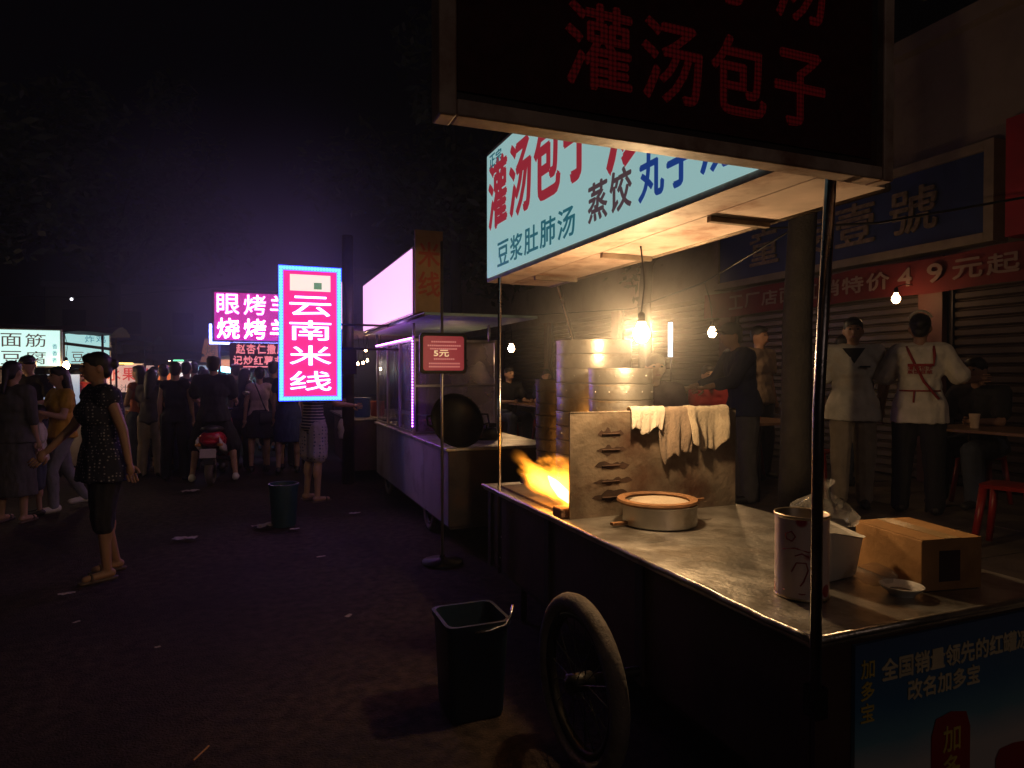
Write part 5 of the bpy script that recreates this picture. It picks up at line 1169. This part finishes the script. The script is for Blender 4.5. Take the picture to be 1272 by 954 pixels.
for px, py, a, lb, c_, sx_, hr, H in back:
    q_ = random.Random(px); up1 = q_.choice((V(0, -1, .3), V(-.3, -.8, .6), V(.1, -.3, -1), V(0, -.25, -1)))
    person(lb, (*gp(px, py), 0.0), a, H, skin1, (c_, .6, .08, .01, .015), (q_.choice((k_denim, k_grey, k_black, k_khaki)), q_.choice(('wide', 'slim', 'shorts')), q_.choice((1, 1, .5))), hr, shoe_k, 0.019,
           dict(stand2 if q_.random() < .6 else walkL, la=(V(.2, q_.uniform(-.4, .1), -1), up1), ra=(V(-.2, q_.uniform(-.4, .2), -1), q_.choice((V(.1, -1, .2), V(0, -.2, -1), V(.2, -.6, -.8)))), lean=(q_.uniform(-.04, .04), q_.uniform(-.1, .03)), yaw=q_.uniform(-.6, .6), nod=q_.uniform(0, .3)), sx_)
# --- on the terrace
TZ = 0.299
mw, mj = person('man in stained white short sleeved tunic with dark collar facing the carts', (5.1, 4.43, TZ), R(-45), 1.68, skin2, (k_white, .75, .16, .035, .03), (k_khaki, 'wide', 1), 'short', shoe_k, 0.010, dict(la=(V(.3, .2, -1), V(-.1, .3, -1)), ra=(V(-.28, .15, -1), V(.1, .25, -1))), 'm')
s_ = mj['s']
MB().add([q * s_ for q in (mj['sp'](.50, -.09, -.10), mj['sp'](.50, .09, -.10), mj['sp'](.50, .10, -.04), mj['sp'](.36, .0, -.151), mj['sp'](.50, -.10, -.04))], [(0, 3, 1), (0, 4, 3), (1, 3, 2)]).build('collar', k_black, mw, False, local=True)
MB().box(mj['sp'](.33, .085, -.152) * s_, (.085, .012, .014), rx=0.1).build('pocket_edge', k_navy, mw, local=True)
ww, wj = person('waitress seen from behind in white shirt with red apron straps and hair band', (5.36, 3.98, TZ), R(127), 1.68, skin2, (cloth('shirt_white', (0.66, 0.60, 0.52)), .8, .16, .015, .028), (k_black, 'wide', 1), 'bun', shoe_k, 0.010, dict(la=(V(.45, -.1, -1), V(.1, -.7, -.8)), ra=(V(-.6, .0, -1), V(-.5, -.9, .05)), **stand2))
s_ = wj['s']; strap = cloth('strap_red', (0.32, 0.03, 0.03)); sp = wj['sp']
hcw = wj['hc']; MB().tube([(hcw + V(.09 * math.cos(a), .02, .05 + .095 * math.sin(a))) * s_ for a in [PI * (.12 + .76 * k / 10) for k in range(11)]], .012, 6).build('hair_band', k_cream, ww, True, local=True)
def band(pts, w=0.012):
    MB().tube([q * s_ for q in pts], w * s_, 6).build('apron_strap', strap, ww, True, local=True)
band([sp(.50, -.10, .07), sp(.42, -.105, .125), sp(.34, -.10, .148), sp(.34, .09, .148)]); band([sp(.50, .10, .07), sp(.40, .06, .135), sp(.2, -.03, .14), sp(.05, -.14, .142)]); band([sp(.12, -.15, .06), sp(.12, -.08, .132), sp(.12, .08, .132), sp(.12, .15, .06)], .008); band([sp(.12, .04, .14), sp(.02, .045, .15)], .008)
for i, (z, w_) in enumerate(((.315, .18), (.28, .18))):
    text('shirt_print', ('灌汤包子', '蒸饺豆浆')[i], MW[ww] @ (sp(z, 0, .152) * s_), MW[ww].to_3x3() @ V(-1, 0, 0), ZU, w_, .03, strap, ww, 0.001, 0.03)
sit = dict(ll=(V(.12, -1, -.05), V(.02, .05, -1)), rl=(V(-.12, -1, -.05), V(-.02, .05, -1)), seat=0.46, la=(V(.2, -.5, -1), V(-.3, -1, .05)), ra=(V(-.2, -.5, -1), V(.3, -1, .05)), lean=(0, -.16))
person('man in black shirt seated at the eating table by the waitress', (6.35, 4.08, TZ), R(-85), 1.74, skin2, (k_black, .7, .08, .01, .02), (k_denim, 'wide', 1), 'short', shoe_k, 0.011, dict(sit, nod=.25), 'm')
person('diner in cream shirt with a white cap at the far side table', (6.75, 3.15, TZ), R(-100), 1.66, skin1, (k_cream, .7, .08, .01, .02), (k_denim, 'wide', 1), 'cap', shoe_k, 0.013, stand2, 'm', extra=cloth('cap_white', (0.7, 0.68, 0.65)))
person('cook in dark jacket and dark cap bending over a table behind the towels', (4.32, 4.95, TZ), R(-108), 1.66, skin2, (k_navy, 1.5, .12, .02, .03), (k_grey, 'wide', 1), 'cap', shoe_k, 0.011, dict(la=(V(.15, -.6, -1), V(0, -1, -.2)), ra=(V(-.15, -.6, -1), V(0, -1, -.25)), lean=(0, -.14), nod=.3), 'm')
person('diner in red shirt seated beside the tree trunk', (4.75, 6.06, TZ), R(-20), 1.62, skin1, (k_red, .6, .08, .01, .015), (k_denim, 'wide', 1), 'short', shoe_k, 0.013, sit)
person('diner in red shirt seated near the upright tube light', (5.3, 6.12, TZ), R(200), 1.66, skin1, (k_red, .6, .08, .01, .015), (k_denim, 'wide', 1), 'short', shoe_k, 0.013, sit, 'm')
person('person in tan shirt standing far behind the white tunic', (5.45, 6.0, TZ), R(15), 1.72, skin2, (k_tan, .6, .1, .01, .02), (k_grey, 'wide', 1), 'short', shoe_k, 0.016, stand2, 'm')
person('dark haired person in black passing along the shutters', (6.05, 5.35, TZ), R(60), 1.6, skin1, (k_black, .6, .1, .01, .02), (k_denim, 'wide', 1), 'short', shoe_k, 0.016, stand2)
person('diner in dark shirt seated past the noodle cart', (3.9, 10.06, TZ), R(10), 1.66, skin1, (k_black, .6, .08, .01, .02), (k_denim, 'wide', 1), 'short', shoe_k, 0.016, sit, 'm')
person('diner with long hair in navy seated past the noodle cart', (4.6, 10.06, TZ), R(-10), 1.58, skin1, (k_navy, .6, .08, .01, .02), (k_denim, 'wide', 1), 'long', shoe_k, 0.016, sit)
person('bun seller in dark purple shirt stooping behind the steamers', (3.15, 4.75, 0.0), R(-20), 1.66, skin1, (cloth('plum', (0.06, 0.03, 0.06)), .7, .1, .01, .02), (k_grey, 'wide', 1), 'short', shoe_k, 0.0135, dict(lean=(0, -.2), nod=.3, la=(V(.15, -.6, -1), V(0, -1, -.1)), ra=(V(-.15, -.6, -1), V(0, -1, -.1))), 'm')

# ================================================================== HAZE
hz = bpy.data.materials.new('market_haze'); hz.use_nodes = True
n = hz.node_tree; n.nodes.remove(n.nodes['Principled BSDF'])
pv = n.nodes.new('ShaderNodeVolumePrincipled'); pv.inputs['Color'].default_value = (0.62, 0.70, 1.0, 1); pv.inputs['Density'].default_value = 0.0035; pv.inputs['Anisotropy'].default_value = 0.0
n.links.new(pv.outputs[0], n.nodes['Material Output'].inputs['Volume'])
hzo = MB().b2(-52, 60, -10, 68, -1, 17).build('haze', hz); struct(hzo, 'stuff')

def plume(name, c, rad, dens, col, nscale, m_name):
    """drifting smoke or steam: thins out to nothing at its rim"""
    m = bpy.data.materials.new(m_name); m.use_nodes = True; n = m.node_tree; L = n.links.new; n.nodes.remove(n.nodes['Principled BSDF'])
    tc = n.nodes.new('ShaderNodeTexCoord'); vm = n.nodes.new('ShaderNodeVectorMath'); vm.operation = 'DIVIDE'; vm.inputs[1].default_value = rad
    L(tc.outputs['Object'], vm.inputs[0]); ln = n.nodes.new('ShaderNodeVectorMath'); ln.operation = 'LENGTH'; L(vm.outputs[0], ln.inputs[0])
    mr = n.nodes.new('ShaderNodeMapRange'); mr.interpolation_type = 'SMOOTHSTEP'; mr.inputs['From Min'].default_value = 1.0; mr.inputs['From Max'].default_value = 0.15; mr.inputs['To Max'].default_value = dens
    L(ln.outputs['Value'], mr.inputs['Value'])
    nz = n.nodes.new('ShaderNodeTexNoise'); nz.inputs['Scale'].default_value = nscale; nz.inputs['Detail'].default_value = 2; L(tc.outputs['Object'], nz.inputs['Vector'])
    m2 = n.nodes.new('ShaderNodeMapRange'); m2.inputs['From Min'].default_value = 0.3; m2.inputs['From Max'].default_value = 0.7; m2.inputs['To Min'].default_value = 0.4; m2.inputs['To Max'].default_value = 1.4; L(nz.outputs['Fac'], m2.inputs['Value'])
    mu = n.nodes.new('ShaderNodeMath'); mu.operation = 'MULTIPLY'; L(mr.outputs[0], mu.inputs[0]); L(m2.outputs[0], mu.inputs[1])
    pv = n.nodes.new('ShaderNodeVolumePrincipled'); pv.inputs['Color'].default_value = (*col, 1); L(mu.outputs[0], pv.inputs['Density'])
    L(pv.outputs[0], n.nodes['Material Output'].inputs['Volume'])
    o = MB().ell((0, 0, 0), rad, 20, 12).build(name, m, None, False, local=True); o.location = c; return struct(o, 'stuff')
plume('steam', (1.72, 2.85, 1.72), (0.62, 0.8, 0.55), 0.25, (0.95, 0.93, 0.9), 3.0, 'halo_steam')  # steam added and thickened around the bulb to give it a halo
plume('smoke', (0.4, 10.8, 2.9), (3.6, 5.2, 2.7), 0.13, (0.56, 0.60, 1.0), 0.6, 'glow_smoke')  # smoke added and tinted blue to spread the neon glow

# ================================================================== FINISH: lettering and bodies become plain meshes
dg = bpy.context.evaluated_depsgraph_get()
dg.update()
cache = {}
for o, c, r_, u_, w_, h_, m_, par, dep, bd in TEXTS:
    me = bpy.data.meshes.new_from_object(o.evaluated_get(dg))
    nm = o.name.split('.')[0]; cu = o.data
    xs = [v.co.x for v in me.vertices]; zs = [v.co.y for v in me.vertices]
    if not xs: bpy.data.objects.remove(o); continue
    cx, cy_ = (min(xs) + max(xs)) / 2, (min(zs) + max(zs)) / 2; kx = w_ / max(1e-5, max(xs) - min(xs)); ky = h_ / max(1e-5, max(zs) - min(zs))
    nrm = r_.cross(u_); M = MW[par].inverted()
    faces = [tuple(p.vertices) for p in me.polygons]
    cnt = {}
    for f in faces:
        for i in range(len(f)): e = (f[i], f[(i + 1) % len(f)]); cnt[e] = cnt.get(e, 0) + 1
    edge = [(a, b) for (a, b) in cnt if (b, a) not in cnt]
    AV = []; AF = []
    shifts = [(0, 0)] if bd <= 0 else [(0, 0), (bd, 0), (-bd, 0), (0, bd), (0, -bd)]     # heavier strokes: the outline repeated a hair apart
    for q_, (ox, oy) in enumerate(shifts):
        N = len(me.vertices); o0 = len(AV); zf = dep * 0.5 + q_ * 0.00025
        for zz in (zf, -dep * 0.5): AV += [M @ (c + r_ * ((v.co.x - cx) * kx + ox) + u_ * ((v.co.y - cy_) * ky + oy) + nrm * zz) for v in me.vertices]
        AF += [tuple(i + o0 for i in f) for f in faces] + [(a + o0, a + N + o0, b + N + o0, b + o0) for a, b in edge]
    nme = bpy.data.meshes.new(nm)
    nme.from_pydata([tuple(v) for v in AV], [], AF); nme.update()
    nme.materials.append(m_)
    bpy.data.objects.remove(o); bpy.data.curves.remove(cu); bpy.data.meshes.remove(me)
    no = bpy.data.objects.new(nm, nme); COL.objects.link(no); no.parent = par
tot = 0
new = []
for o, fg in REM:
    new.append((o, bpy.data.meshes.new_from_object(o.evaluated_get(dg)), fg))
for o, me, fg in new:
    o.modifiers.clear()
    if fg:
        n0 = len(me.vertices); vs = [tuple(v.co) for v in me.vertices] + [tuple(v) for v in fg.v]
        fs_ = [tuple(p.vertices) for p in me.polygons] + [tuple(i + n0 for i in f) for f in fg.f]
        m2 = bpy.data.meshes.new('body'); m2.from_pydata(vs, [], fs_); m2.update(); me = m2
    if o.name.split('.')[0] in ('top', 'trousers', 'skirt'):
        sd = o.parent.location.x * 3.1; nn = [v.normal.copy() for v in me.vertices]
        for v, q in zip(me.vertices, nn):
            c = v.co; v.co = c + q * (0.011 * mnoise.noise((c.x * 13 + sd, c.y * 13, c.z * 5.5 + c.x * 4)) + 0.005 * mnoise.noise((c.x * 30, c.y * 30 + sd, c.z * 16)))
    old = o.data
    if not len(me.materials): me.materials.append(old.materials[0])
    me.polygons.foreach_set('use_smooth', [True] * len(me.polygons))
    o.data = me; tot += len(me.polygons)
    bpy.data.meshes.remove(old)
print('people quads', tot)
